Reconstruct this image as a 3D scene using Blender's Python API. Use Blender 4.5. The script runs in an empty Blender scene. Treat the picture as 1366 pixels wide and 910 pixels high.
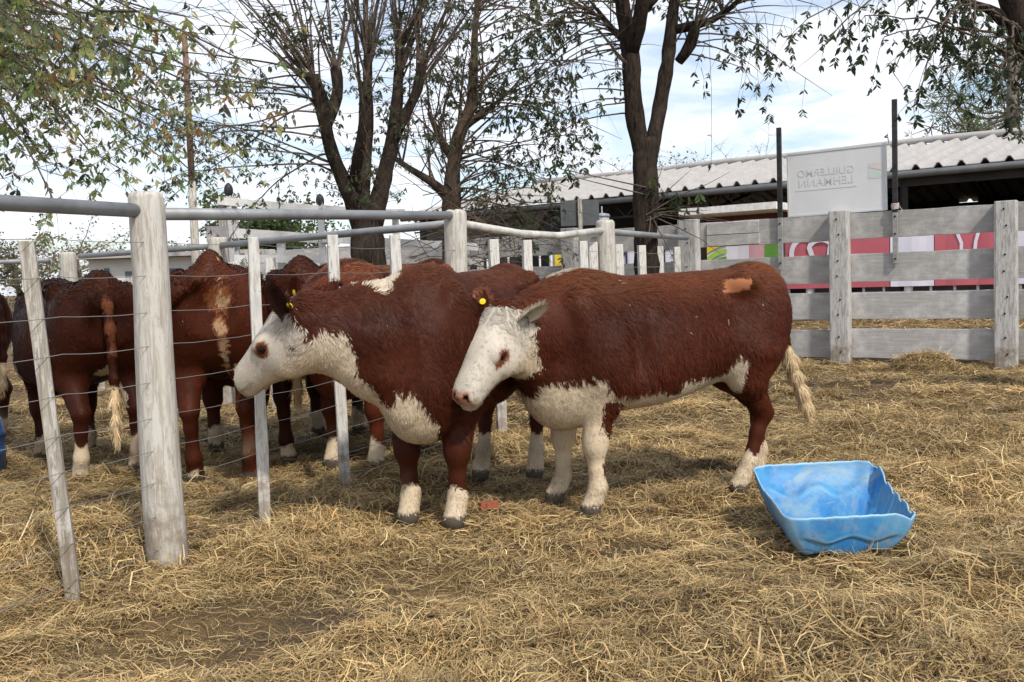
import bpy, math, random
import numpy as np
from mathutils import Vector, Matrix

random.seed(7)
RNG = np.random.default_rng(11)
scene = bpy.context.scene
COL = scene.collection
R = math.radians

# ------------------------------------------------------------------ camera
CAM_H = 1.30
camd = bpy.data.cameras.new('camera')
cam = bpy.data.objects.new('camera', camd)
COL.objects.link(cam)
camd.sensor_width = 36.0
camd.lens = 32.68
camd.clip_start = 0.05
camd.clip_end = 3000
PITCH, ROLL = R(3.93), R(2.06)
cam.matrix_world = (Matrix.Translation((0, 0, CAM_H)) @ Matrix.Rotation(R(90) - PITCH, 4, 'X')
                    @ Matrix.Rotation(-ROLL, 4, 'Z'))
scene.camera = cam

# ------------------------------------------------------------------ daylight
SUN_EL, SUN_AZ = R(47), R(150)      # azimuth clockwise from +Y: behind the camera, to the right
world = bpy.data.worlds.new('World')
scene.world = world
world.use_nodes = True
wn, wl = world.node_tree.nodes, world.node_tree.links
wn.clear()
w_out = wn.new('ShaderNodeOutputWorld')
w_bg = wn.new('ShaderNodeBackground')
w_sky = wn.new('ShaderNodeTexSky')
w_sky.sky_type = 'NISHITA'
w_sky.sun_disc = False
w_sky.sun_elevation = SUN_EL
w_sky.sun_rotation = SUN_AZ
w_sky.air_density = 1.0
w_sky.dust_density = 1.5
w_bg.inputs['Strength'].default_value = 0.13
# broken thin cloud: noise on a flat layer high above (direction divided by its height)
tc = wn.new('ShaderNodeTexCoord')
sep = wn.new('ShaderNodeSeparateXYZ')
wl.new(tc.outputs['Generated'], sep.inputs[0])
def wmath(op, a, b=None):
    m = wn.new('ShaderNodeMath'); m.operation = op
    for i, v in enumerate((a, b)):
        if v is None: continue
        if isinstance(v, (int, float)): m.inputs[i].default_value = v
        else: wl.new(v, m.inputs[i])
    return m.outputs[0]
zc = wmath('MAXIMUM', wmath('ADD', sep.outputs['Z'], 0.10), 0.05)
comb = wn.new('ShaderNodeCombineXYZ')
wl.new(wmath('DIVIDE', sep.outputs['X'], zc), comb.inputs[0])
wl.new(wmath('DIVIDE', sep.outputs['Y'], zc), comb.inputs[1])
n1 = wn.new('ShaderNodeTexNoise'); n1.inputs['Scale'].default_value = 1.1
n1.inputs['Detail'].default_value = 7; n1.inputs['Roughness'].default_value = 0.58
n1.inputs['Distortion'].default_value = 0.6
wl.new(comb.outputs[0], n1.inputs['Vector'])
ramp = wn.new('ShaderNodeValToRGB')
ramp.color_ramp.elements[0].position = 0.34; ramp.color_ramp.elements[0].color = (0.06, 0.06, 0.06, 1)
ramp.color_ramp.elements[1].position = 0.56; ramp.color_ramp.elements[1].color = (0.97, 0.97, 0.97, 1)
wl.new(n1.outputs['Fac'], ramp.inputs[0])
mix = wn.new('ShaderNodeMix'); mix.data_type = 'RGBA'
wl.new(ramp.outputs[0], mix.inputs['Factor'])
wl.new(w_sky.outputs[0], mix.inputs[6])
mix.inputs[7].default_value = (6.2, 6.45, 7.0, 1)
wl.new(mix.outputs[2], w_bg.inputs['Color'])
wl.new(w_bg.outputs[0], w_out.inputs[0])

sund = bpy.data.lights.new('sun', 'SUN')
sund.energy = 2.6
sund.angle = R(3.0)
sund.color = (1.0, 0.93, 0.83)
sun = bpy.data.objects.new('sun', sund)
COL.objects.link(sun)
sdir = Vector((math.sin(SUN_AZ) * math.cos(SUN_EL), math.cos(SUN_AZ) * math.cos(SUN_EL), math.sin(SUN_EL)))
sun.rotation_euler = sdir.to_track_quat('Z', 'Y').to_euler()
sun.location = sdir * 30

scene.view_settings.view_transform = 'Standard'
scene.view_settings.look = 'None'
scene.view_settings.gamma = 1
scene.view_settings.exposure = 0.50
try:
    scene.cycles.transparent_max_bounces = 6
    scene.cycles.max_bounces = 5
    scene.cycles.diffuse_bounces = 3
    scene.cycles.glossy_bounces = 2
    scene.cycles.transmission_bounces = 3
except Exception:
    pass

# ------------------------------------------------------------------ helpers
def sn(P, freq, seed, n=5, octaves=2):
    """smooth noise, about -1..1, from sums of sines in random directions"""
    P = np.asarray(P, float)
    r = np.random.default_rng(seed)
    out = np.zeros(P.shape[0]); amp = 1.0; tot = 0
    for o in range(octaves):
        for i in range(n):
            d = r.normal(size=P.shape[1]); d /= np.linalg.norm(d)
            f = freq * (2.1 ** o) * r.uniform(0.7, 1.4)
            out += amp * np.sin(P @ d * f + r.uniform(0, 6.28))
        tot += amp * math.sqrt(n); amp *= 0.55
    return out / tot

def nrm(v):
    v = np.asarray(v, float)
    return v / (np.linalg.norm(v, axis=-1, keepdims=True) + 1e-12)

def tag(o, label=None, cat=None, group=None, kind=None):
    if label: o['label'] = label
    if cat: o['category'] = cat
    if group: o['group'] = group
    if kind: o['kind'] = kind
    return o

def empty(name, loc=(0, 0, 0)):
    o = bpy.data.objects.new(name, None)
    o.empty_display_size = 0.2
    COL.objects.link(o); o.location = loc
    return o

def raw_mesh(name, V, quads=None, tris=None):
    """fast mesh from numpy arrays"""
    me = bpy.data.meshes.new(name)
    V = np.asarray(V, np.float32)
    me.vertices.add(len(V)); me.vertices.foreach_set('co', V.ravel())
    nq = 0 if quads is None else len(quads); nt = 0 if tris is None else len(tris)
    loops = []
    if nq: loops.append(np.asarray(quads, np.int32).ravel())
    if nt: loops.append(np.asarray(tris, np.int32).ravel())
    loops = np.concatenate(loops)
    me.loops.add(len(loops)); me.loops.foreach_set('vertex_index', loops)
    starts = np.concatenate([np.arange(nq) * 4, nq * 4 + np.arange(nt) * 3]).astype(np.int32)
    tot = np.concatenate([np.full(nq, 4), np.full(nt, 3)]).astype(np.int32)
    me.polygons.add(nq + nt)
    me.polygons.foreach_set('loop_start', starts)
    me.polygons.foreach_set('loop_total', tot)
    me.update(calc_edges=True)
    return me

def set_col(me, C, name='Col'):
    a = me.color_attributes.new(name, 'FLOAT_COLOR', 'POINT')
    C = np.asarray(C, np.float32)
    if C.shape[1] == 3: C = np.hstack([C, np.ones((len(C), 1), np.float32)])
    a.data.foreach_set('color', C.ravel())

def link_mesh(name, me, m, parent=None, smooth=False):
    if m is not None: me.materials.append(m)
    if smooth: me.polygons.foreach_set('use_smooth', np.ones(len(me.polygons), bool))
    o = bpy.data.objects.new(name, me)
    COL.objects.link(o)
    if parent is not None: o.parent = parent
    return o

class MB:
    """collects boxes, tubes and sheets; build() makes ONE mesh object"""
    def __init__(s): s.V = []; s.F = []
    def add(s, V, F):
        b = len(s.V); s.V += [tuple(v) for v in V]; s.F += [tuple(b + i for i in f) for f in F]
    def box(s, c, half, M=None, jit=0):
        V = []
        for z in (-1, 1):
            for x, y in ((-1, -1), (1, -1), (1, 1), (-1, 1)):
                v = Vector((x * half[0], y * half[1], z * half[2]))
                if jit: v += Vector([random.uniform(-jit, jit) for _ in range(3)])
                if M is not None: v = M @ v
                V.append(v + Vector(c))
        s.add(V, [(3, 2, 1, 0), (4, 5, 6, 7), (0, 1, 5, 4), (1, 2, 6, 5), (2, 3, 7, 6), (3, 0, 4, 7)])
    def beam(s, a, b, w, h, up=(0, 0, 1), jit=0):
        a, b = Vector(a), Vector(b); d = (b - a); L = d.length; d.normalize()
        sd = d.cross(Vector(up)).normalized(); u = sd.cross(d)
        M = Matrix((sd, d, u)).transposed()
        s.box((a + b) / 2, (w / 2, L / 2, h / 2), M, jit)
    def tube(s, pts, rad, n=8, caps=True, wob=0):
        pts = [Vector(p) for p in pts]
        if not hasattr(rad, '__len__'): rad = [rad] * len(pts)
        V = []; F = []
        prev = None
        for i, p in enumerate(pts):
            d = (pts[min(i + 1, len(pts) - 1)] - pts[max(i - 1, 0)])
            if d.length < 1e-9: d = Vector((0, 0, 1))
            d.normalize()
            if prev is None:
                ref = Vector((0, 0, 1)) if abs(d.z) < 0.9 else Vector((1, 0, 0))
                a = d.cross(ref).normalized()
            else:
                a = (prev - d * prev.dot(d))
                a = a.normalized() if a.length > 1e-6 else d.orthogonal().normalized()
            prev = a; b = d.cross(a)
            for k in range(n):
                t = 2 * math.pi * k / n
                r = rad[i] * (1 + (random.uniform(-wob, wob) if wob else 0))
                V.append(p + a * (math.cos(t) * r) + b * (math.sin(t) * r))
        for i in range(len(pts) - 1):
            for k in range(n):
                k2 = (k + 1) % n
                F.append((i * n + k, i * n + k2, (i + 1) * n + k2, (i + 1) * n + k))
        if caps:
            F.append(tuple(reversed(range(n)))); F.append(tuple((len(pts) - 1) * n + k for k in range(n)))
        s.add(V, F)
    def build(s, name, m, parent=None, smooth=False, bevel=0):
        me = bpy.data.meshes.new(name)
        me.from_pydata([tuple(v) for v in s.V], [], s.F); me.update()
        o = link_mesh(name, me, m, parent, smooth)
        if bevel:
            bv = o.modifiers.new('bevel', 'BEVEL'); bv.width = bevel; bv.segments = 2; bv.limit_method = 'ANGLE'
        return o

# pixel of the 1366x910 photograph -> point at a depth (used only to work out real positions)
_M = cam.matrix_world.copy()
def ray(px, py):
    return (_M.to_3x3() @ Vector(((px - 683) / 1240.0, (455 - py) / 1240.0, -1.0)))
def at(px, py, Y):
    d = ray(px, py); t = Y / d.y
    return Vector((d.x * t, Y, CAM_H + d.z * t))

# ------------------------------------------------------------------ materials
def mat(name):
    m = bpy.data.materials.new(name); m.use_nodes = True
    nt = m.node_tree; p = nt.nodes['Principled BSDF']
    return m, nt.nodes, nt.links, p

def mix_rgb(N, L, fac, a, b):
    x = N.new('ShaderNodeMix'); x.data_type = 'RGBA'
    for sock, v in ((x.inputs['Factor'], fac), (x.inputs[6], a), (x.inputs[7], b)):
        if isinstance(v, (tuple, list)): sock.default_value = (*v[:3], 1)
        elif isinstance(v, (int, float)): sock.default_value = v
        else: L.new(v, sock)
    return x.outputs[2]

def noise(N, L, scale, detail=5, rough=0.6, vec=None, dist=0):
    n = N.new('ShaderNodeTexNoise'); n.inputs['Scale'].default_value = scale
    n.inputs['Detail'].default_value = detail; n.inputs['Roughness'].default_value = rough
    n.inputs['Distortion'].default_value = dist
    if vec is not None: L.new(vec, n.inputs['Vector'])
    return n.outputs['Fac']

def rampn(N, L, src, p0, p1, c0=(0, 0, 0), c1=(1, 1, 1)):
    r = N.new('ShaderNodeValToRGB'); e = r.color_ramp.elements
    e[0].position = p0; e[1].position = p1; e[0].color = (*c0, 1); e[1].color = (*c1, 1)
    L.new(src, r.inputs[0]); return r.outputs[0]

def objvec(N, L, scale=(1, 1, 1)):
    t = N.new('ShaderNodeTexCoord'); mp = N.new('ShaderNodeMapping'); mp.inputs['Scale'].default_value = scale
    L.new(t.outputs['Object'], mp.inputs[0]); return mp.outputs[0]

def bump(N, L, p, h, strength, dist=0.01):
    b = N.new('ShaderNodeBump'); b.inputs['Strength'].default_value = strength
    b.inputs['Distance'].default_value = dist
    L.new(h, b.inputs['Height']); L.new(b.outputs[0], p.inputs['Normal'])

def simple(name, col, rough=0.6, metal=0.0, var=0.25, scale=8, bumps=0.2, vec=(1, 1, 1), spec=0.4):
    m, N, L, p = mat(name)
    v = objvec(N, L, vec)
    f = noise(N, L, scale, 6, 0.65, v)
    L.new(mix_rgb(N, L, rampn(N, L, f, 0.3, 0.7), [c * (1 - var) for c in col], [min(1, c * (1 + var)) for c in col]), p.inputs['Base Color'])
    p.inputs['Roughness'].default_value = rough; p.inputs['Metallic'].default_value = metal
    p.inputs['Specular IOR Level'].default_value = spec
    if bumps: bump(N, L, p, f, bumps)
    return m

def attr_mat(name, rough=0.7, spec=0.25, transl=0.0, glossattr=False):
    m, N, L, p = mat(name)
    a = N.new('ShaderNodeAttribute'); a.attribute_name = 'Col'
    L.new(a.outputs['Color'], p.inputs['Base Color'])
    p.inputs['Roughness'].default_value = rough; p.inputs['Specular IOR Level'].default_value = spec
    if glossattr:
        g = N.new('ShaderNodeMath'); g.operation = 'MULTIPLY_ADD'
        L.new(a.outputs['Alpha'], g.inputs[0]); g.inputs[1].default_value = rough - 0.08; g.inputs[2].default_value = 0.08
        L.new(g.outputs[0], p.inputs['Roughness'])
    if transl:
        t = N.new('ShaderNodeBsdfTranslucent'); L.new(a.outputs['Color'], t.inputs['Color'])
        ms = N.new('ShaderNodeMixShader'); ms.inputs[0].default_value = transl
        L.new(p.outputs[0], ms.inputs[1]); L.new(t.outputs[0], ms.inputs[2])
        L.new(ms.outputs[0], N['Material Output'].inputs[0])
    return m
# ------------------------------------------------------------------ ground and straw
LA = np.array((-1.715, 4.46)); LB = np.array((-0.42, 7.40))         # first two big posts of the wire fence
def seg_dist(X, Y, a, b):
    a, b = np.array(a, float), np.array(b, float); d = b - a
    t = np.clip(((X - a[0]) * d[0] + (Y - a[1]) * d[1]) / (d @ d), 0, 1)
    return np.hypot(X - a[0] - t * d[0], Y - a[1] - t * d[1])
MOUNDS = [(-1.15, 5.15, 0.35, 0.07), (-2.2, 4.6, 0.5, 0.06), (-2.6, 5.4, 0.5, 0.05), (5.0, 11.25, 0.3, 0.17), (3.4, 11.9, 0.5, 0.08), (2.6, 3.6, 0.5, 0.07),
          (0.9, 3.55, 0.45, 0.06), (3.1, 6.8, 0.8, 0.08), (4.4, 9.0, 0.9, 0.10), (2.1, 8.2, 0.7, 0.07), (-0.6, 3.3, 0.3, 0.05), (1.9, 2.9, 0.35, 0.06), (1.5, 9.6, 0.6, 0.05)]
def gh(X, Y):
    X = np.asarray(X, float); Y = np.asarray(Y, float)
    P = np.stack([X.ravel(), Y.ravel()], 1)
    z = 0.020 * sn(P, 1.6, 101, 5, 2) + 0.031 * sn(P, 6.0, 102, 6, 2) + 0.024 * sn(P, 15.0, 103, 6, 2)
    for mx, my, r, h in MOUNDS: z += h * np.exp(-((P[:, 0] - mx) ** 2 + (P[:, 1] - my) ** 2) / (r * r))
    # trodden hollow round the near posts
    z -= 0.035 * np.exp(-((P[:, 0] + 1.35) ** 2 + (P[:, 1] - 4.2) ** 2) / 0.3)
    for cx, cy in FLAT: z *= 1 - 0.9 * np.exp(-((P[:, 0] - cx) ** 2 + (P[:, 1] - cy) ** 2) / 0.10)
    far = np.clip((np.hypot(P[:, 0], P[:, 1]) - 16) / 10, 0, 1)
    return (z * (1 - far) - 0.03).reshape(X.shape)
FLAT = [(0.41, 4.97), (1.38, 5.54), (0.17, 5.46), (1.52, 5.8), (-0.33, 4.86), (-0.55, 4.96)]

def axis(lo, hi, fine, step, far, n):
    mid = np.arange(lo, hi + 1e-6, step)
    g = np.geomspace(step * 2, far, n)
    return np.concatenate([lo - g[::-1], mid, hi + g])
gx = axis(-7, 9, 0, 0.045, 900, 34); gy = axis(1.2, 14, 0, 0.045, 1500, 34)
GX, GY = np.meshgrid(gx, gy, indexing='ij')
GZ = gh(GX, GY)
nx_, ny_ = GX.shape
gid = np.arange(nx_ * ny_).reshape(nx_, ny_)
gq = np.stack([gid[:-1, :-1], gid[1:, :-1], gid[1:, 1:], gid[:-1, 1:]], -1).reshape(-1, 4)
m, N, L, p = mat('trodden_earth_and_straw')
v = objvec(N, L)
big = noise(N, L, 0.9, 4, 0.6, v); fine = noise(N, L, 42, 8, 0.75, v, 1.5)
fib = noise(N, L, 30, 6, 0.7, objvec(N, L, (1, 5, 1)), 2.0); fib2 = noise(N, L, 30, 6, 0.7, objvec(N, L, (5, 1, 1)), 2.0)
soil = mix_rgb(N, L, rampn(N, L, fine, 0.35, 0.65), (0.055, 0.037, 0.023), (0.15, 0.108, 0.072))
st1 = mix_rgb(N, L, rampn(N, L, fib, 0.38, 0.62), (0.05, 0.033, 0.017), (0.28, 0.19, 0.09))
st2 = mix_rgb(N, L, rampn(N, L, fib2, 0.38, 0.62), (0.06, 0.04, 0.02), (0.26, 0.18, 0.085))
stc = mix_rgb(N, L, rampn(N, L, noise(N, L, 5, 3, 0.5, v), 0.45, 0.55), st1, st2)
L.new(mix_rgb(N, L, rampn(N, L, big, 0.40, 0.56), soil, stc), p.inputs['Base Color'])
p.inputs['Roughness'].default_value = 0.95; p.inputs['Specular IOR Level'].default_value = 0.1
bump(N, L, p, fine, 0.8, 0.02)
M_GROUND = m
gme = raw_mesh('ground', np.stack([GX.ravel(), GY.ravel(), GZ.ravel()], 1), gq)
tag(link_mesh('ground', gme, M_GROUND, smooth=True), kind='structure')

# loose straw: many curved flattened stalks lying over each other
def straw(n, xr, yr, width, length, seed, layer=0.03, heap=None, tilt=0.22):
    r = np.random.default_rng(seed)
    x = r.uniform(*xr, n * 2); y = r.uniform(*yr, n * 2)
    Pxy = np.stack([x, y], 1)
    # thin patches where bare earth shows, thick windrows elsewhere
    cov = 0.62 + 0.42 * sn(Pxy, 1.7, 201, 6, 3)
    bare = np.exp(-((x + 1.25) ** 2 / 0.35 + (y - 3.45) ** 2 / 0.35)) + 0.7 * np.exp(-((x + 0.75) ** 2 / 0.3 + (y - 3.95) ** 2 / 0.12)) + 0.5 * np.exp(-((x - 0.3) ** 2 / 0.5 + (y - 4.4) ** 2 / 0.08))
    cov -= 0.65 * bare
    k = r.random(n * 2) < np.clip(cov, 0.10, 1)
    x, y = x[k][:n], y[k][:n]; n = len(x); Pxy = Pxy[k][:n]
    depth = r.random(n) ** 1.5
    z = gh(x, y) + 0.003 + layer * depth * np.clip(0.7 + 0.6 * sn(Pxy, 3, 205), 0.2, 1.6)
    th = 1.2 * sn(Pxy, 2.2, 202, 5, 2) * 1.6 + r.normal(0, 0.85, n)
    tl = r.normal(0, tilt * 0.85, n) + 0.12 * sn(Pxy, 9, 207)
    ok_ = ~((x > 1.30) & (x < 1.80) & (y > 4.12) & (y < 4.72)) if heap is None else np.ones(n, bool)
    z = np.where(ok_, z, -1.0)
    Ln = length * r.uniform(0.35, 1.3, n) ** 1.3
    d = np.stack([np.cos(th) * np.cos(tl), np.sin(th) * np.cos(tl), np.sin(tl)], 1)
    sd = np.stack([-np.sin(th), np.cos(th), r.normal(0, 0.5, n)], 1); sd = nrm(sd)
    cur = r.normal(0, 0.30, (n, 1)) * Ln[:, None]
    curz = -np.abs(r.normal(0, 0.10, (n, 1))) * Ln[:, None]
    c = np.stack([x, y, z], 1)
    W = (width * r.uniform(0.45, 1.25, n))[:, None]
    P = []
    for t in (-0.5, -0.17, 0.17, 0.5):
        q = c + d * (t * Ln)[:, None] + sd * cur * (t * t * 4 - 0.3) + np.array((0, 0, 1)) * curz * (t * t * 4 - 0.6)
        w = W * (0.35 if abs(t) > 0.4 else 0.5)
        P += [q - sd * w, q + sd * w]
    V = np.stack(P, 1)
    g = gh(V[:, :, 0].ravel(), V[:, :, 1].ravel()).reshape(V.shape[:2]) + 0.001
    V[:, :, 2] = np.where(ok_[:, None], np.maximum(V[:, :, 2], g), -0.3)
    V = V.reshape(-1, 3)
    b = np.arange(n)[:, None] * 8
    Q = np.concatenate([b + np.array([0, 1, 3, 2]), b + np.array([2, 3, 5, 4]), b + np.array([4, 5, 7, 6])])
    wet = np.clip(sn(Pxy, 3.4, 311, 6, 3) - 0.55, 0, 0.6) * 0.9
    pal = np.array([(0.56, 0.40, 0.185), (0.47, 0.33, 0.15), (0.64, 0.50, 0.27), (0.36, 0.245, 0.115), (0.20, 0.14, 0.075), (0.42, 0.33, 0.155), (0.50, 0.31, 0.13)])
    ci = r.choice(len(pal), n, p=[.24, .22, .12, .16, .10, .10, .06])
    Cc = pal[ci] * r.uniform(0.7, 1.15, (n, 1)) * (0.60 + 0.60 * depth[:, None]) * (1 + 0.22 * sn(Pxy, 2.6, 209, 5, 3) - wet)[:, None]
    return V, Q, np.repeat(Cc, 8, axis=0)

parts = [straw(165000, (-3.0, 3.2), (2.1, 4.6), 0.0029, 0.10, 1, 0.040, tilt=0.27),
         straw(190000, (-4.6, 4.6), (3.9, 7.6), 0.0037, 0.11, 2, 0.046, tilt=0.28),
         straw(80000, (-6.5, 7.5), (7.2, 12.5), 0.0065, 0.17, 3, 0.045),
         straw(22000, (-9, 12), (12.5, 22), 0.013, 0.28, 4, 0.05),
         straw(4500, (-3.0, 3.2), (2.3, 5.5), 0.0038, 0.22, 5, 0.05, tilt=0.32),
         straw(7000, (-3.4, 4.5), (4.5, 9), 0.0048, 0.23, 6, 0.06, tilt=0.40)]
# hay heap against the plank fence and wisps on the mounds
for (mx, my, rr, nn_, hh) in [(5.0, 11.2, 0.30, 2200, 0.16), (3.4, 11.85, 0.4, 1200, 0.10), (1.1, 2.9, 0.45, 2200, 0.05), (2.2, 3.4, 0.5, 2400, 0.06), (-1.1, 5.1, 0.35, 1600, 0.05), (-2.25, 4.9, 0.45, 1800, 0.05), (3.1, 6.8, .7, 3000, .06), (2.9, 5.3, .5, 2400, .06), (-1.9, 4.2, .3, 1200, .05), (1.45, 3.95, .12, 420, .05), (1.15, 4.2, .12, 300, .04), (1.9, 4.3, .13, 300, .04)]:
    V, Q, Cc = straw(nn_, (mx - rr, mx + rr), (my - rr, my + rr), 0.0062, 0.20, 40 + nn_ % 97, 0.06 + hh * 0.25, tilt=0.6)
    parts.append((V, Q, Cc))
_r = np.random.default_rng(77)      # tufts and twisted wads of hay all over the yard
for k in range(150):
    my = 2.5 + 8.5 * _r.random() ** 1.3; mx = _r.uniform(-0.55, 0.62) * my * 1.05; rr = _r.uniform(0.07, 0.20) * (0.8 + my * .06)
    if any(math.hypot(mx - a, my - b) < 0.3 for a, b in FLAT) or (1.1 < mx < 2.0 and 3.95 < my < 4.95): continue
    parts.append(straw(int(260 + 900 * rr), (mx - rr, mx + rr), (my - rr * .8, my + rr * .8), 0.0036 + my * .0003, 0.13, 500 + k, _r.uniform(.05, .10), tilt=0.55))
off = 0; VV = []; QQ = []; CC = []
for V, Q, Cc in parts:
    VV.append(V); QQ.append(Q + off); CC.append(Cc); off += len(V)
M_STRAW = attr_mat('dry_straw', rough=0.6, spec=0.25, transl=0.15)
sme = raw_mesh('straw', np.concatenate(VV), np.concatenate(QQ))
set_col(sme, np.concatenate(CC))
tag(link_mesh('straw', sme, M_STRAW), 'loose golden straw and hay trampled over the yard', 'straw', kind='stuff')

# ------------------------------------------------------------------ fence materials
def wood_mat(name, base, dark, paint, paint_amt, rough=0.85):
    """weathered timber: grain along local Z, worn whitewash, knots, splashes of dirt near the foot"""
    m, N, L, p = mat(name)
    vg = objvec(N, L, (22, 22, 1.3)); v = objvec(N, L)
    grain = noise(N, L, 2.4, 8, 0.7, vg, 0.6)
    wood = mix_rgb(N, L, rampn(N, L, grain, 0.36, 0.62), dark, base)
    worn = noise(N, L, 3.0, 9, 0.75, objvec(N, L, (13, 13, 1.6)), 0.5)
    col = mix_rgb(N, L, rampn(N, L, worn, 0.60 - 0.30 * paint_amt, 0.66 - 0.28 * paint_amt), wood, paint)
    sp = noise(N, L, 30, 4, 0.8, v)
    col = mix_rgb(N, L, rampn(N, L, sp, 0.66, 0.72), col, [c * 0.4 for c in dark])
    sz = N.new('ShaderNodeSeparateXYZ'); L.new(v, sz.inputs[0])
    hh = N.new('ShaderNodeMath'); hh.operation = 'MULTIPLY_ADD'; hh.inputs[1].default_value = 0.55; L.new(noise(N, L, 7, 6, 0.7, v), hh.inputs[2]); L.new(sz.outputs['Z'], hh.inputs[0])
    mud = rampn(N, L, hh.outputs[0], 0.50, 0.68, (1, 1, 1), (0, 0, 0))
    mm_ = N.new('ShaderNodeMath'); mm_.operation = 'MULTIPLY'; L.new(mud, mm_.inputs[0]); mm_.inputs[1].default_value = 0.75
    col = mix_rgb(N, L, mm_.outputs[0], col, (0.20, 0.155, 0.11))
    L.new(col, p.inputs['Base Color']); p.inputs['Roughness'].default_value = rough
    p.inputs['Specular IOR Level'].default_value = 0.2
    bump(N, L, p, grain, 0.55, 0.006)
    return m
M_POST = wood_mat('weathered_white_post', (0.47, 0.44, 0.385), (0.31, 0.28, 0.235), (0.52, 0.505, 0.465), 0.42)
M_STAY = wood_mat('grey_fence_stay', (0.40, 0.37, 0.32), (0.19, 0.17, 0.14), (0.50, 0.48, 0.44), 0.30)
M_STAYW = wood_mat('whitewashed_stay', (0.48, 0.46, 0.42), (0.30, 0.28, 0.25), (0.60, 0.59, 0.56), 0.55)

def plank_mat(name, a, b, c):
    m, N, L, p = mat(name)
    vg = objvec(N, L, (1.2, 20, 14)); v = objvec(N, L)
    g = noise(N, L, 2.2, 8, 0.65, vg, 0.7)
    col = mix_rgb(N, L, rampn(N, L, g, 0.34, 0.66), a, b)
    blot = noise(N, L, 3.2, 7, 0.7, v)
    col = mix_rgb(N, L, rampn(N, L, blot, 0.48, 0.68), col, c)
    sp = noise(N, L, 11, 6, 0.75, objvec(N, L, (1, 1, 2.2)))
    col = mix_rgb(N, L, rampn(N, L, sp, 0.68, 0.73), col, (0.07, 0.06, 0.05))
    oi = N.new('ShaderNodeObjectInfo'); mr = N.new('ShaderNodeMapRange'); mr.inputs['To Min'].default_value = 0.82; mr.inputs['To Max'].default_value = 1.14
    L.new(oi.outputs['Random'], mr.inputs['Value'])
    vm = N.new('ShaderNodeVectorMath'); vm.operation = 'SCALE'; L.new(col, vm.inputs[0]); L.new(mr.outputs[0], vm.inputs['Scale']); col = vm.outputs[0]
    L.new(col, p.inputs['Base Color']); p.inputs['Roughness'].default_value = 0.9
    p.inputs['Specular IOR Level'].default_value = 0.15
    bump(N, L, p, g, 0.5, 0.006)
    return m
M_PLANK = plank_mat('weathered_grey_plank', (0.31, 0.30, 0.285), (0.40, 0.39, 0.375), (0.52, 0.51, 0.50))
M_PLANK_POST = wood_mat('weathered_grey_post', (0.40, 0.38, 0.36), (0.25, 0.235, 0.215), (0.50, 0.49, 0.475), 0.5)
M_PIPE = simple('dull_galvanised_pipe', (0.25, 0.26, 0.27), 0.55, 0.35, 0.25, 5, 0.15)
M_PIPEW = simple('whitewashed_pipe', (0.50, 0.49, 0.46), 0.6, 0.1, 0.35, 9, 0.2)
M_WIRE = simple('fence_wire', (0.30, 0.29, 0.28), 0.5, 0.7, 0.1, 3, 0)
M_BOLT = simple('rusty_bolt', (0.035, 0.028, 0.024), 0.7, 0.3, 0.3, 20, 0)
M_STEEL = simple('peeling_black_steel', (0.035, 0.034, 0.036), 0.55, 0.3, 0.6, 14, 0.3)
M_STEELG = simple('grey_painted_steel', (0.30, 0.30, 0.29), 0.7, 0.1, 0.3, 14, 0.3)

def round_post(name, m, x, y, top, r0, r1, parent, tx=0.0, ty=0.0, sides=14, seed=0):
    """hewn round post, slightly flared at the foot, rounded worn top; its own origin at the foot"""
    rr = random.Random(seed)
    mb = MB(); n = sides; V = []; F = []
    zs = [-0.3, 0.0, 0.25, 0.6, 1.0, 1.35, top - 0.10, top - 0.03, top - 0.006, top]
    fl = [1 + rr.uniform(-0.07, 0.07) for _ in range(n)]
    for i, z in enumerate(zs):
        t = max(0, z / top); r = r0 + (r1 - r0) * t
        if i >= len(zs) - 2: r *= (0.93, 0.72)[i - len(zs) + 2]
        ox = 0.008 * math.sin(z * 3 + seed); oy = 0.008 * math.cos(z * 2.3 + seed)
        for k in range(n):
            a = 2 * math.pi * k / n; q = r * fl[k] * (1 + rr.uniform(-0.025, 0.025))
            V.append((math.cos(a) * q + ox + tx * z, math.sin(a) * q + oy + ty * z, z + (rr.uniform(-.008, .008) if i == len(zs) - 1 else 0)))
    for i in range(len(zs) - 1):
        for k in range(n):
            k2 = (k + 1) % n; F.append((i * n + k, i * n + k2, (i + 1) * n + k2, (i + 1) * n + k))
    V.append((tx * top + V[-1][0] * 0, ty * top, top + 0.004)); c = len(V) - 1
    for k in range(n): F.append(((len(zs) - 1) * n + k, (len(zs) - 1) * n + (k + 1) % n, c))
    mb.add(V, F)
    o = mb.build(name, m, parent, smooth=True)
    o.location = (x, y, 0)
    return o

def square_stay(name, m, x, y, top, w, d, parent, tx=0.0, ty=0.0, ang=0.0, notch=0):
    mb = MB(); V = []; n = 9
    for i in range(n):
        z = -0.2 + (top + 0.2) * i / (n - 1)
        k = 1 - 0.05 * i / (n - 1)
        for sx, sy in ((-1, -1), (1, -1), (1, 1), (-1, 1)):
            V.append((sx * w / 2 * k + tx * max(z, 0) + random.uniform(-.0025, .0025), sy * d / 2 * k + ty * max(z, 0) + random.uniform(-.0025, .0025),
                      z + (notch * sx if i == n - 1 else 0)))
    F = []
    for i in range(n - 1):
        for k in range(4):
            k2 = (k + 1) % 4; F.append((i * 4 + k, i * 4 + k2, (i + 1) * 4 + k2, (i + 1) * 4 + k))
    F += [(3, 2, 1, 0), tuple((n - 1) * 4 + k for k in range(4))]
    mb.add(V, F)
    o = mb.build(name, m, parent, bevel=0.004); o.location = (x, y, 0); o.rotation_euler = (0, 0, ang)
    return o

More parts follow.
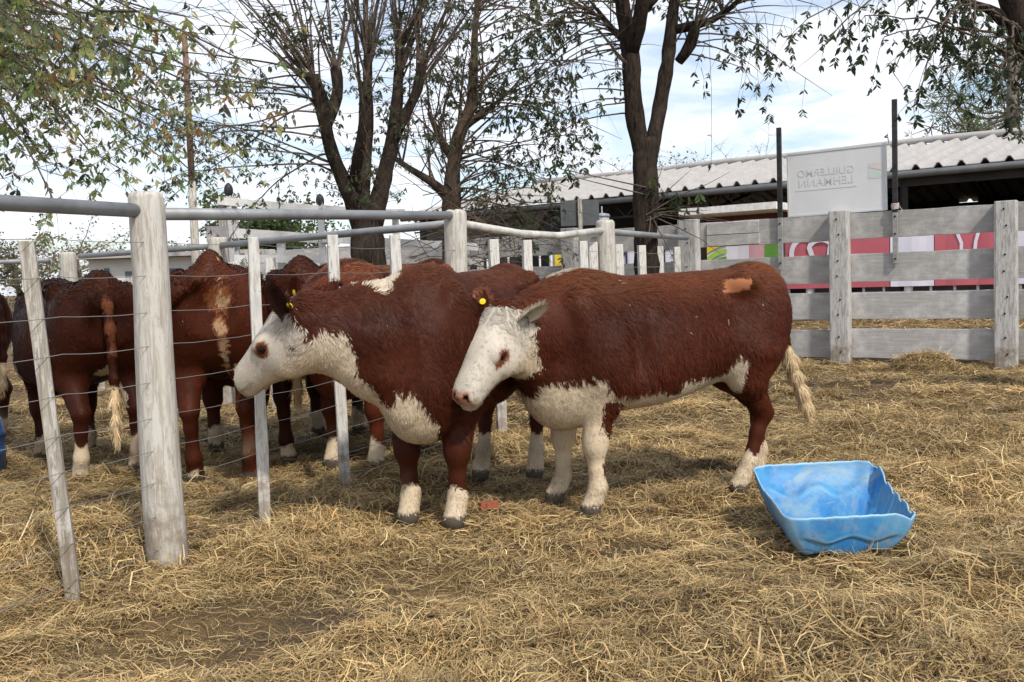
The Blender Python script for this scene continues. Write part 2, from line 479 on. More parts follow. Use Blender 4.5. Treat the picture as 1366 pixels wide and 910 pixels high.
# ------------------------------------------------------------------ wire fence
WIRE_Z = [0.07, 0.23, 0.39, 0.545, 0.70, 0.87, 1.04, 1.20, 1.37, 1.53]
def wires(parent, nodes, zlist, r=0.0016, sag=0.010, seed=1):
    rr = random.Random(seed)
    for z in zlist:
        mb = MB(); pts = []
        for (a, b) in zip(nodes[:-1], nodes[1:]):
            for k in range(6):
                t = k / 6
                pts.append((a[0] + (b[0] - a[0]) * t, a[1] + (b[1] - a[1]) * t, z - sag * 4 * t * (1 - t) + rr.uniform(-.002, .002)))
        pts.append((nodes[-1][0], nodes[-1][1], z))
        mb.tube(pts, r, 5); mb.build('wire', M_WIRE, parent)

fence = empty('wire_fence', (-1.65, 4.46, 0))
tag(fence, 'wire fence with whitewashed posts and pipe top rail, left of the two front cows', 'fence')
def child(o, root):
    o.parent = root; o.location = o.location - root.location
    return o
def add(root, o):
    o.parent = root; o.matrix_parent_inverse = Matrix.Translation(-root.location); return o
post = (LA[0], LA[1])
dirF = (LB - LA) / np.linalg.norm(LB - LA)
P0 = LA - dirF * 3.05
PC = (0.98, 9.35); PD = (2.55, 13.25)
angF = math.atan2(dirF[1], dirF[0])
for o in (round_post('post', M_POST, *LA, 1.765, 0.098, 0.083, None, tx=-0.006, seed=3), round_post('post', M_POST, *LB, 1.84, 0.098, 0.092, None, seed=8),
          round_post('post', M_POST, *P0, 1.78, 0.10, 0.085, None, seed=5), round_post('post', M_POST, *PC, 1.83, 0.10, 0.09, None, seed=6)): add(fence, o)
def lineF(Y): return (LA[0] + (LB[0] - LA[0]) * (Y - LA[1]) / (LB[1] - LA[1]), Y)
for i, (Y, top, tx, ty, mm, w) in enumerate([(3.95, 1.52, -0.050, -0.05, M_STAY, 0.060), (5.07, 1.565, 0.012, 0.0, M_STAYW, 0.062), (5.79, 1.60, -0.004, 0, M_STAYW, 0.066),
                                          (6.45, 1.62, 0.006, 0, M_STAYW, 0.075), (3.2, 1.55, 0.0, 0.0, M_STAY, 0.06), (2.4, 1.55, 0.02, 0.0, M_STAY, 0.06)]):
    x, y = lineF(Y); x += 0.045 if 5 < Y < 7 else 0
    st_ = square_stay('stay', mm, x, y, top, w, 0.05, None, tx, ty, 0.35, 0.0)
    add(fence, st_)
def lerp2(a, b, t): return (a[0] + (b[0] - a[0]) * t, a[1] + (b[1] - a[1]) * t)
for t in (0.22, 0.42, 0.80): 
    add(fence, square_stay('stay', M_STAYW, *lerp2(LB, PC, t), 1.62, 0.085, 0.06, None, random.uniform(-.01, .01), 0, 0.3))
for t in (0.12, 0.36, 0.58, 0.80):
    add(fence, square_stay('stay', M_STAYW, *lerp2(PC, PD, t), 1.60 + 0.03 * t, 0.09, 0.06, None, random.uniform(-.02, .02), 0, 0.3))
add(fence, square_stay('stay', M_STAYW, 0.86, 9.3, 1.62, 0.10, 0.07, None, -0.02, 0, 0.3))
# pipe rails
def pipe(parent, pts, r, m_, name='rail'):
    mb = MB(); mb.tube(pts, r, 12); o = mb.build(name, m_, None, smooth=True)
    return add(parent, o)
zr = 1.655
pipe(fence, [(P0[0], P0[1], zr), (LA[0] - dirF[0] * .07, LA[1] - dirF[1] * .07, zr + 0.02)], 0.033, M_PIPE)
pipe(fence, [(LA[0] + dirF[0] * .07, LA[1] + dirF[1] * .07, zr + 0.01), (LB[0] - dirF[0] * .08, LB[1] - dirF[1] * .08, 1.80)], 0.031, M_PIPE)
b2 = np.array((*LB, 0)); c2 = np.array((*PC, 0)); d2 = np.array((*PD, 0))
e = (c2 - b2) / np.linalg.norm(c2 - b2)
pipe(fence, [tuple(b2 + e * .08 + (0, 0, 1.74)), tuple(b2 + e * 0.9 + (0, 0, 1.675)), tuple(b2 + e * 1.5 + (0, 0, 1.665)), tuple(c2 - e * .08 + (0, 0, 1.73))], 0.033, M_PIPEW)
e = (d2 - c2) / np.linalg.norm(d2 - c2)
pipe(fence, [tuple(c2 + e * .08 + (0, 0, 1.72)), tuple(d2 - e * .1 + (0, 0, 1.76))], 0.034, M_PIPE)
wroot = fence
def wires_abs(parent, nodes, zl, **k):
    n0 = len(bpy.data.objects); before = set(bpy.data.objects)
    wires(None, nodes, zl, **k)
    for o in set(bpy.data.objects) - before: add(parent, o)
off_ = np.array((-0.035, 0.01))      # wires run on the pen side of the stays
nd = [tuple(P0), lineF(3.2), lineF(3.95), tuple(LA), lineF(5.07), lineF(5.79), lineF(6.45), tuple(LB)]
wires_abs(fence, [(a[0] + .034, a[1] - .014) for a in nd], WIRE_Z, r=0.0017)
wires_abs(fence, [tuple(LB)] + [lerp2(LB, PC, t) for t in (.22, .42, .8)] + [PC], WIRE_Z[3:], r=0.0022, seed=2)
wires_abs(fence, [PC] + [lerp2(PC, PD, t) for t in (.12, .36, .58, .8)] + [PD], WIRE_Z[4:], r=0.0025, seed=3)

# back fence of the pen: from the big post away to the left, then along
bf = empty('pen_fence', (-3.24, 10.4, 0))
tag(bf, 'farther pipe-railed wire fence closing the pen behind the rear-view cows', 'fence')
Q0 = (-0.45, 7.52); Q1 = (-3.24, 10.4); Q2 = (-6.1, 12.9); Q3 = (-13.0, 13.3)
for i, (x, y) in enumerate([Q1, Q2, (-9.5, 13.1), Q3]): add(bf, round_post('post', M_POST, x, y, 1.86, 0.12, 0.105, None, seed=20 + i))
pipe(bf, [(Q0[0], Q0[1], 1.745), (Q1[0] + .08, Q1[1] - .08, 1.765)], 0.034, M_PIPE)
pipe(bf, [(Q1[0] - .08, Q1[1] + .08, 1.765), (Q2[0] + .3, Q2[1] - .26, 1.79)], 0.034, M_PIPE)
pipe(bf, [(Q2[0] - .25, Q2[1], 1.76), (Q3[0], Q3[1], 1.76)], 0.034, M_PIPE)
for a, b, ts in ((Q0, Q1, (.12, .3, .44, .72, .88)), (Q1, Q2, (.25, .5, .8)), (Q2, Q3, (.08, .17, .26, .35, .45, .6, .8))):
    for t in ts: add(bf, square_stay('stay', M_STAYW, *lerp2(a, b, t), 1.50 + 0.08 * math.sin(t * 37), 0.11, 0.07, None, random.uniform(-.05, .05), 0, 0.3, 0.01))
wires_abs(bf, [Q0, Q1, Q2, Q3], [0.5, 0.9, 1.2, 1.45], r=0.0025, seed=5)

# ------------------------------------------------------------------ plank fence on the right
pf = empty('plank_fence', (4.35, 12.2, 0))
tag(pf, 'weathered grey timber corral fence of four wide planks with bolted posts', 'fence')
A_ = np.array((-0.76, 16.0)); dP = np.array((6.76, -4.6)) / np.linalg.norm((6.76, -4.6)); nP = np.array((dP[1], -dP[0]))  # nP towards the camera
if nP[1] > 0: nP = -nP
def onP(px):            # distance along the fence where photo column px crosses it
    d = ray(px, 380); a = np.array((d.x, d.y))
    Mx = np.array([[a[0], -dP[0]], [a[1], -dP[1]]]); s_ = np.linalg.solve(Mx, A_)
    return s_[1]
yawP = math.atan2(dP[1], dP[0])
MP = Matrix.Rotation(yawP, 3, 'Z')
stations = [onP(623) - 4.8, onP(623) - 2.4, onP(623), onP(767), onP(925), onP(1124), onP(1344), onP(1344) + 2.45, onP(1344) + 4.9]
BANDS = [(0.07, 0.44), (0.57, 0.93), (1.07, 1.45), (1.63, 1.98)]
def P3(s_, off, z): q = A_ + dP * s_ + nP * off; return Vector((q[0], q[1], z))
_mb = MB(); _mb.tube([(0, 0, 0), (0, -0.014, 0)], [0.014, 0.011], 7); bolt0 = _mb.build('bolt', M_BOLT); COL.objects.unlink(bolt0)
for i, s_ in enumerate(stations):
    mb = MB(); top = 2.02 + 0.02 * math.sin(i * 5)
    w = 0.125 if i != 4 else 0.15
    V = []; nseg = 5
    for k in range(nseg):
        z = -0.2 + (top + 0.2) * k / (nseg - 1)
        for sx, sy in ((-1, -1), (-.82, -1.15), (.82, -1.15), (1, -1), (1, 1), (-1, 1)):
            V.append((sx * w * (1.06 - 0.02 * k) + random.uniform(-.004, .004), sy * 0.07, z))
    F = []
    for k in range(nseg - 1):
        for j in range(6): F.append((k * 6 + j, k * 6 + (j + 1) % 6, (k + 1) * 6 + (j + 1) % 6, (k + 1) * 6 + j))
    F += [tuple(reversed(range(6))), tuple((nseg - 1) * 6 + j for j in range(6))]
    mb.add(V, F)
    o = mb.build('post', M_PLANK_POST, None, bevel=0.008); c = P3(s_, 0.125, 0)
    o.location = c; o.rotation_euler = (0, 0, yawP); add(pf, o)
    for lo, hi in BANDS:
        for z in ((lo + hi) / 2 - 0.10, (lo + hi) / 2 + 0.10):
            bo = bolt0.copy(); COL.objects.link(bo); bo.parent = o; bo.location = (0.02 * math.sin(z * 9), -0.078, z)
for i in range(len(stations) - 1):
    for bi, (lo, hi) in enumerate(BANDS):
        a, b = stations[i], stations[i + 1]
        L_ = b - a + (0.02 if i % 2 else -0.015)
        mb = MB(); n = 10; V = []
        j1, j2 = random.uniform(-.012, .012), random.uniform(-.012, .012)
        for k in range(n + 1):
            x = -L_ / 2 + L_ * k / n
            zt = (hi - lo) / 2 + j1 + 0.003 * math.sin(k * 1.7 + i + bi); zb = -(hi - lo) / 2 + j2 + 0.003 * math.sin(k * 2.3 + i * 2 + bi)
            V += [(x, -0.025, zb), (x, 0.025, zb), (x, 0.025, zt), (x, -0.025, zt)]
        F = []
        for k in range(n):
            for j in range(4): F.append((k * 4 + j, (k + 1) * 4 + j, (k + 1) * 4 + (j + 1) % 4, k * 4 + (j + 1) % 4))
        F += [(0, 1, 2, 3), tuple(reversed([n * 4 + j for j in range(4)]))]
        mb.add(V, [tuple(reversed(f)) for f in F])
        o = mb.build('plank', M_PLANK, None, bevel=0.004)
        o.location = P3((a + b) / 2, 0.02 + 0.003 * (i % 2), (lo + hi) / 2); o.rotation_euler = (0, 0, yawP); add(pf, o)
# short doubled boards nailed on near the corner post
for (s0, s1, lo, hi) in ((onP(947), onP(1016), 1.80, 1.97), (onP(947), onP(1016), 1.64, 1.79)):
    mb = MB(); mb.box((0, 0, 0), ((s1 - s0) / 2, 0.014, (hi - lo) / 2), jit=0.004)
    o = mb.build('patch_board', M_PLANK, None, bevel=0.003); o.location = P3((s0 + s1) / 2, 0.062, (lo + hi) / 2); o.rotation_euler = (0, 0, yawP); add(pf, o)

nP_ = Vector((nP[0], nP[1], 0))
# two steel uprights lashed to the fence and the sign between them
for px0, lab, ztop, zb in ((1045, 'steel upright left of the white sign, black above and grey below', 3.20, 1.27), (1197, 'taller black steel upright tied with cord right of the white sign', 3.38, 1.30)):
    s_ = onP(px0); r_ = empty('steel_upright', P3(s_, 0.09, zb))
    tag(r_, lab, 'steel post', 'steel uprights of the sign')
    for nm, a, b, mm in (('upper_bar', 1.98 if px0 < 1100 else 1.95, ztop, M_STEEL), ('lower_bar', zb, 1.98 if px0 < 1100 else 1.95, M_STEELG)):
        mb = MB(); mb.box((0, 0, (a + b) / 2 - zb), (0.031, 0.022, (b - a) / 2)); o = mb.build(nm, mm, r_, bevel=0.003); o.rotation_euler = (0, 0, yawP)
    for z in (1.36, 1.68, 1.9): bo = bolt0.copy(); COL.objects.link(bo); bo.parent = r_; bo.location = nP_ * 0.022 + Vector((0, 0, z - zb)); bo.rotation_euler = (0, 0, yawP)
    if px0 > 1100:
        mb = MB()
        for k in range(5):
            z = 2.0 + 0.016 * k - zb
            mb.tube([(0.045 * math.cos(t * 0.785 + k), 0.038 * math.sin(t * 0.785 + k), z + 0.008 * math.sin(t + k)) for t in range(9)], 0.006, 5)
        mb.tube([(0.04, -.03, 2.03 - zb), (0.07, -.04, 1.98 - zb), (0.05, -.04, 1.93 - zb)], 0.004, 5)
        mb.build('cord', simple('pale_cord', (0.55, 0.48, 0.45), 0.9), r_)

def flat_text(txt, size, m_, parent, loc, mirror=True, spacing=1.0, name='lettering', shear=0, extr=0.0008):
    cu = bpy.data.curves.new(name, 'FONT'); cu.body = txt; cu.size = size; cu.align_x = 'CENTER'; cu.align_y = 'CENTER'
    cu.space_character = spacing; cu.offset = size * 0.006; cu.extrude = extr; cu.shear = shear
    tmp = bpy.data.objects.new('t', cu); COL.objects.link(tmp)
    me = bpy.data.meshes.new_from_object(tmp.evaluated_get(bpy.context.evaluated_depsgraph_get()))
    bpy.data.objects.remove(tmp)
    for v_ in me.vertices:
        x, y, z = v_.co
        v_.co = (-x if mirror else x, -z, y)      # stands upright, facing -Y
    me.name = name
    o = link_mesh(name, me, m_, parent); o.location = loc
    return o

s0, s1 = onP(1055), onP(1184)
sign = empty('sign_board', P3((s0 + s1) / 2, 0.03, 1.995)); sign.rotation_euler = (0, R(-0.5), yawP)
tag(sign, 'white advertising board seen from behind, faint mirrored lettering, standing on the plank fence', 'sign')
sw, sh_ = (s1 - s0) / 2, 0.42
M_SIGN = simple('dirty_white_board', (0.66, 0.67, 0.68), 0.5, 0, 0.05, 3, 0)
M_FRAME = simple('aluminium_frame', (0.62, 0.66, 0.66), 0.45, 0.3, 0.1, 5, 0)
M_FAINT = simple('faded_grey_print', (0.595, 0.60, 0.62), 0.6, 0, 0.04, 5, 0); M_FAINTR = simple('faded_red_print', (0.64, 0.57, 0.56), 0.6, 0, 0.05, 5, 0); M_FAINTG = simple('faded_green_print', (0.55, 0.62, 0.59), 0.6, 0, 0.05, 5, 0)
mb = MB(); mb.box((0, 0, sh_), (sw - .012, 0.010, sh_ - .012)); mb.build('panel', M_SIGN, sign)
mb = MB()
for a, b in (((-sw, 0, 0), (sw, 0, 0)), ((-sw, 0, 2 * sh_), (sw, 0, 2 * sh_))): mb.box(((a[0] + b[0]) / 2, 0, a[2]), (sw + .012, 0.018, 0.012))
for x in (-sw, sw): mb.box((x, 0.0, sh_), (0.012, 0.0165, sh_ - 0.0125))
mb.build('frame', M_FRAME, sign)
flat_text('GUILLERMO', 0.135, M_FAINT, sign, (-0.13, -0.0125, sh_ * 1.33), spacing=1.05)
flat_text('LEHMANN', 0.15, M_FAINT, sign, (-0.13, -0.0125, sh_ * 1.02), spacing=1.05)
mb = MB(); mb.box((-0.13, -0.0115, sh_ * .80), (0.40, .0012, .008)); mb.build('underline', M_FAINT, sign)
mb = MB(); mb.add([(0.42, -.0125, sh_ * 1.45), (0.60, -.0125, sh_ * 1.45), (0.60, -.0125, sh_ * 1.20), (0.42, -.0125, sh_ * 1.33)], [(0, 3, 2, 1)]); mb.build('logo', M_FAINTR, sign)
mb = MB(); mb.add([(0.42, -.0125, sh_ * 1.31), (0.60, -.0125, sh_ * 1.18), (0.60, -.0125, sh_ * .98), (0.42, -.0125, sh_ * .98)], [(0, 3, 2, 1)]); mb.build('logo', M_FAINTG, sign)

# ------------------------------------------------------------------ banners along the shed front, seen through the plank fence
E0 = np.array((-3.1, 31.1)); dS = np.array((.8065, -.5912)); nS = np.array((.5912, .8065)); yawS = math.atan2(dS[1], dS[0])
def PB(s_, off, z): q = E0 + dS * s_ - nS * off; return Vector((q[0], q[1], z))
def sheet(name, col): return simple(name, col, 0.45, 0, 0.06, 2, 0.05)
BC = dict(w=sheet('white_banner', (0.72, 0.70, 0.78)), r=sheet('red_banner', (0.50, 0.12, 0.15)), p=sheet('pink_banner', (0.58, 0.33, 0.38)), g=sheet('green_banner', (0.13, 0.32, 0.05)),
          y=sheet('yellow_banner', (0.75, 0.55, 0.03)), k=sheet('black_print', (0.03, 0.03, 0.04)), o=sheet('lime_print', (0.35, 0.55, 0.08)))
BO = 0.45
def onB(px):
    d = ray(px, 380); a = np.array((d.x, d.y)); AA = E0 - nS * BO
    return np.linalg.solve(np.array([[a[0], -dS[0]], [a[1], -dS[1]]]), AA)[1]
def banner(px0, px1, runs, label, z0=0.76, z1=2.12):
    a, b = onB(px0), onB(px1); r_ = empty('banner', PB(a, BO, z0)); r_.rotation_euler = (0, 0, yawS); W = b - a
    tag(r_, label, 'banner', 'advertising banners along the shed front')
    for (q0, q1, c) in runs:
        mb = MB(); x0, x1 = onB(q0) - a, onB(q1) - a; n = 6; V = []
        for k in range(n + 1):
            x = x0 + (x1 - x0) * k / n; wv = 0.012 * math.sin(x * 9)
            V += [(x, wv, 0), (x, wv, z1 - z0), (x, wv + .004, 0), (x, wv + .004, z1 - z0)]
        F = []
        for k in range(n):
            i_ = k * 4; F += [(i_, i_ + 4, i_ + 5, i_ + 1), (i_ + 2, i_ + 3, i_ + 7, i_ + 6), (i_ + 1, i_ + 5, i_ + 7, i_ + 3), (i_, i_ + 2, i_ + 6, i_ + 4)]
        mb.add(V, F); mb.build('sheet', BC[c], r_)
    return r_, a, W
def stroke(r_, pts, wd, c, name='printed_mark'):
    mb = MB(); V = []
    for i, (x, z) in enumerate(pts):
        d = np.array(pts[min(i + 1, len(pts) - 1)]) - np.array(pts[max(i - 1, 0)]); d = d / (np.linalg.norm(d) + 1e-9); n_ = np.array((-d[1], d[0])) * wd / 2
        V += [(x - n_[0], -0.026, z + .14 - n_[1]), (x + n_[0], -0.026, z + .14 + n_[1])]
    mb.add(V, [(2 * i, 2 * i + 2, 2 * i + 3, 2 * i + 1) for i in range(len(pts) - 1)]); mb.build(name, BC[c], r_)
b1, a1, w1 = banner(741, 757, [(741, 757, 'y')], 'narrow yellow banner seen through the upper fence gap')
b2_, a2, w2 = banner(777, 905, [(777, 905, 'w')], 'white banner with black mirrored letters behind the forked tree')
for txt, px, sz in (('N', 826, 0.62), ('ETH', 880, 0.62)):
    flat_text(txt, sz, BC['k'], b2_, (onB(px + 4) - a2, -0.022, 0.94), mirror=True, spacing=1.0)
b3, a3, w3 = banner(912, 1044, [(912, 1000, 'w'), (1000, 1020, 'p'), (1020, 1044, 'g')], 'white banner with yellow and green arcs, pink and green at its right end')
for rad_, c in ((1.02, 'y'), (0.82, 'o'), (0.62, 'g')):
    stroke(b3, [(onB(968) - a3 + 0.05 - rad_ * math.sin(t) * 0.95, 0.05 + rad_ * math.cos(t)) for t in np.linspace(0.0, 1.5, 16)], 0.13, c)
b4, a4, w4 = banner(1046, 1187, [(1046, 1187, 'r')], 'red banner with curling white lettering between the corner post and the bolted post')
stroke(b4, [(onB(1074) - a4 + 0.32 * math.cos(t), 0.72 + 0.36 * math.sin(t)) for t in np.linspace(0.9, 5.2, 18)], 0.12, 'w')
stroke(b4, [(onB(1096) - a4 + 0.30 * math.cos(t), 0.78 + 0.26 * math.sin(t)) for t in np.linspace(0.3, 2.8, 12)] + [(onB(1090) - a4, 0.3)], 0.12, 'w')
stroke(b4, [(onB(1113) - a4, 1.1), (onB(1109) - a4, 0.8), (onB(1106) - a4, 0.2)], 0.15, 'w')
b5, a5, w5 = banner(1188, 1246, [(1188, 1246, 'w')], 'plain white banner between two red ones')
b6, a6, w6 = banner(1247, 1334, [(1247, 1334, 'r')], 'red banner crossed by two white bent strokes')
for px in (1283, 1302): stroke(b6, [(onB(px - 6) - a6, 1.05), (onB(px) - a6, 0.80), (onB(px - 1) - a6, 0.3)] if px < 1290 else [(onB(px + 4) - a6, 1.05), (onB(px) - a6, 0.82), (onB(px - 3) - a6, 0.3)], 0.07, 'w')
b7, a7, w7 = banner(1336, 1450, [(1336, 1450, 'w')], 'plain white banner at the right end of the row')

# white pipe railing the banners hang on
M_WHITE = simple('white_painted_rail', (0.72, 0.72, 0.72), 0.5, 0, 0.08, 6, 0.05)
rail = empty('white_railing', PB(onB(620), BO - 0.08, 0)); rail.rotation_euler = (0, 0, yawS)
tag(rail, 'white pipe railing along the shed front carrying the banners', 'railing')
RL = onB(1480) - onB(620)
for z in (0.62, 2.05): mb = MB(); mb.tube([(-4, 0.05, z), (RL, 0.05, z)], 0.025, 8); mb.build('rail', M_WHITE, rail)
pxs = [560, 590, 620, 648, 676, 718, 735, 790, 850, 905, 960, 1005, 1035, 1050, 1078, 1121, 1150, 1177, 1210, 1240, 1272, 1303, 1330, 1360, 1400, 1440]
for px in pxs:
    x = onB(px) - onB(620); wd = 0.11 if px in (735, 1078, 1210) else 0.035
    mb = MB(); mb.tube([(x, 0.05, 0), (x, 0.05, 2.08)], wd * 0.9, 8); mb.build('upright', M_WHITE, rail)
# ------------------------------------------------------------------ blue half drum
def shell(name, prof_fn, nu, nv, m_, parent=None, thick=0.006):
    V = []; F = []
    for i in range(nu + 1):
        for j in range(nv + 1): V.append(prof_fn(i / nu, j / nv))
    for i in range(nu):
        for j in range(nv): a = i * (nv + 1) + j; F.append((a, a + 1, a + nv + 2, a + nv + 1))
    me = bpy.data.meshes.new(name); me.from_pydata([tuple(v) for v in V], [], F); me.update()
    o = link_mesh(name, me, m_, parent, smooth=True)
    s = o.modifiers.new('thickness', 'SOLIDIFY'); s.thickness = thick; s.offset = 0
    return o
m, N, L, p = mat('sun_faded_blue_plastic')
v = objvec(N, L)
f1 = noise(N, L, 5, 6, 0.65, v, 0.5); f2 = noise(N, L, 22, 6, 0.75, v)
col = mix_rgb(N, L, rampn(N, L, f1, 0.38, 0.68), (0.012, 0.15, 0.40), (0.06, 0.27, 0.49))
g = N.new('ShaderNodeNewGeometry')
edge = rampn(N, L, g.outputs['Pointiness'], 0.50, 0.56)
col = mix_rgb(N, L, edge, col, (0.26, 0.48, 0.66))
dirt = noise(N, L, 3.5, 8, 0.75, v, 1.0)
col = mix_rgb(N, L, rampn(N, L, dirt, 0.46, 0.66), col, (0.20, 0.30, 0.36))
f3 = noise(N, L, 9, 7, 0.7, v, 0.4)
col = mix_rgb(N, L, rampn(N, L, f3, 0.60, 0.68), col, (0.24, 0.27, 0.26))
col = mix_rgb(N, L, rampn(N, L, f2, 0.62, 0.68), col, (0.10, 0.095, 0.08))
L.new(col, p.inputs['Base Color']); p.inputs['Roughness'].default_value = 0.55
bump(N, L, p, f2, 0.12, 0.004)
M_BLUE = m
# feeding trough: a plastic drum cut in half lengthwise, one bulged end wall on the left, the other end cut away low on the camera side
trough = empty('feed_trough', (1.62, 4.62, 0.0))
tag(trough, 'blue plastic drum cut open as a feed trough, lying in the straw', 'trough')
def smooth(e0, e1, x): t = min(1, max(0, (x - e0) / (e1 - e0))); return t * t * (3 - 2 * t)
TC = np.array((1.535, 4.48)); TFL, TFR, TBR, TBL = [np.array(q) for q in ((1.175, 4.02), (1.775, 4.06), (1.90, 4.86), (1.235, 4.82))]
def trough_pt(i, j):
    a = 2 * math.pi * j; c, s_ = math.cos(a), math.sin(a)
    # rounded square direction
    pw = 0.30
    k = 1.0 / max(abs(c), abs(s_)); kx, ky = c * k, s_ * k
    rd = 0.16
    l4 = (abs(kx) ** 16 + abs(ky) ** 16) ** (1 / 16); kx /= l4; ky /= l4
    # wall profile: centre -> floor -> wall -> rim
    if i < 0.30: t = i / 0.30; rr = 0.62 * t; hz = 0.0
    else:
        t = (i - 0.30) / 0.70; rr = 0.62 + 0.38 * (1 - (1 - t) ** 1.5); hz = t ** 1.35
    back, frontw, right, left = max(0, ky), max(0, -ky), max(0, kx), max(0, -kx)
    rim = 0.195 + 0.050 * smooth(0.2, 1, ky) - 0.015 * smooth(0.2, 1, -ky) - 0.02 * smooth(0.7, 1, kx) * smooth(-0.9, 0.2, -ky)
    rim += 0.0012 * math.sin(a * 23) + 0.0008 * math.sin(a * 61) - 0.022 * smooth(.6, 1, kx) * (math.sin(a * 19) > 0.2)
    u, v = (kx * rr + 1) / 2, (ky * rr + 1) / 2 - 0.145 * (1 - rr) / 0.38 * (1 if i > .3 else 1) * min(1, 0.38 / max(1e-6, 1 - rr))
    u = u - 0.03 * min(1, (1 - rr) / 0.38)
    P = (TFL * (1 - u) + TFR * u) * (1 - v) + (TBL * (1 - u) + TBR * u) * v
    # moulded relief: scalloped panel on back and front wall
    rel = 0
    if t > 0 and i > 0.3:
        lat = kx if abs(ky) >= abs(kx) * 0.98 else None
        if lat is not None:
            edge_ = (0.60 if ky > 0 else 0.50) + 0.10 * math.cos(lat * 7.0)
            band = smooth(edge_ - 0.05, edge_ + 0.02, t) * smooth(0.88, 0.70, abs(lat))
            rel = 0.030 * band if ky > 0 else 0.012 * band
    P = P + np.array((0, 1 if ky > 0 else -1)) * rel
    z = 0.018 + rim * hz + (0.010 * math.cos(6 * a) * (1 - hz) * smooth(0.1, 0.3, i))
    return (P[0] - 1.62, P[1] - 4.62, z)
shell('shell', trough_pt, 44, 150, M_BLUE, trough)
# brick fragment
mb = MB(); mb.box((0, 0, 0.018), (0.055, 0.03, 0.022), Matrix.Rotation(0.3, 3, 'Z'), jit=0.008)
br = mb.build('brick_piece', simple('red_brick', (0.30, 0.085, 0.05), 0.9, 0, 0.3, 25, 0.4), bevel=0.006)
q = at(652, 676, 5.1); br.location = (q.x, 5.15, float(gh(np.array([q.x]), np.array([5.15]))[0]) + 0.012)
tag(br, 'small broken piece of red brick on the straw between the two front cows', 'brick')
# blue plastic barrel at the left edge, inside the pen
mb = MB(); zs = [0, .02, .05, .30, .33, .36, .60, .63, .66, .88, .92]; rs = [.24, .27, .28, .285, .295, .285, .285, .295, .285, .27, .24]
mb.tube([(0, 0, z) for z in zs], rs, 28)
bl = mb.build('barrel', simple('dark_blue_plastic', (0.02, 0.10, 0.30), 0.4, 0, 0.1, 4, 0.02), smooth=True); bl.location = (-4.06, 6.75, 0); bl.rotation_euler = (0, 0, 0); bl.scale = (1, 1, 0.45)
tag(bl, 'dark blue plastic tub at the left edge behind the wire fence', 'tub')

# ------------------------------------------------------------------ long shed
LS = 40.0
M_ROOF = simple('pale_fibre_cement_sheet', (0.36, 0.345, 0.33), 0.85, 0, 0.14, 2.5, 0.1)
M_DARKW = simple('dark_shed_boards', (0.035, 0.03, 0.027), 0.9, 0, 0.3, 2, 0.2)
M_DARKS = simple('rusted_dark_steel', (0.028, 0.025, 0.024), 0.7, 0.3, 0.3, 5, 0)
M_GUT = simple('grey_gutter', (0.16, 0.16, 0.16), 0.5, 0.3, 0.2, 3, 0)
def S3(s_, o, z): q = E0 + dS * s_ + nS * o; return Vector((q[0], q[1], z))
shed = empty('shed', S3(12, 0, 0))
tag(shed, 'long open livestock shed with pale corrugated roof sheets and latticed beams', 'shed')
ZE, ZR, DR = 3.50, 4.82, 7.0
for side_, nm in ((0, 'roof'), (1, 'roof')):
    V = []; F = []; per = 0.48; nw = int(LS / per)
    prof = [(0, 0), (0.56, 0.0), (0.70, 0.105), (0.84, 0.105), (1.0, 0)]
    xs = [((w_ + a) * per, h_) for w_ in range(nw) for a, h_ in prof[:-1]] + [(nw * per, 0)]
    o0, z0, o1, z1 = (-0.35, ZE - 0.05, DR, ZR) if side_ == 0 else (2 * DR + 0.35, ZE - 0.05, DR + 0.06, ZR)
    for k in range(4):
        t = k / 3
        for x, h_ in xs:
            jag = 0.05 * math.sin(int(x / per / 2) * 12.9) if k == 0 else 0
            q = S3(x, o0 + (o1 - o0) * t - jag, z0 + (z1 - z0) * t + h_); V.append(q)
    n = len(xs)
    for k in range(3):
        for i in range(n - 1): F.append((k * n + i, k * n + i + 1, (k + 1) * n + i + 1, (k + 1) * n + i))
    mb = MB(); mb.add(V, F); o = add(shed, mb.build('roof', M_ROOF, None)); sl = o.modifiers.new('thickness', 'SOLIDIFY'); sl.thickness = 0.02; sl.offset = -1
mb = MB(); mb.tube([S3(x, DR + 0.03, ZR + 0.13 + 0.02 * math.sin(x)) for x in np.arange(0, LS, 1.0)], 0.10, 8); add(shed, mb.build('ridge_cap', M_ROOF, None, smooth=True))
mb = MB(); mb.tube([S3(-0.3, -0.30, ZE - 0.16), S3(LS, -0.30, ZE - 0.16)], 0.085, 10); add(shed, mb.build('gutter', M_GUT, None, smooth=True))
def onS(px, o_):
    d = ray(px, 300); a = np.array((d.x, d.y)); AA = E0 + nS * o_
    return np.linalg.solve(np.array([[a[0], -dS[0]], [a[1], -dS[1]]]), AA)[1]
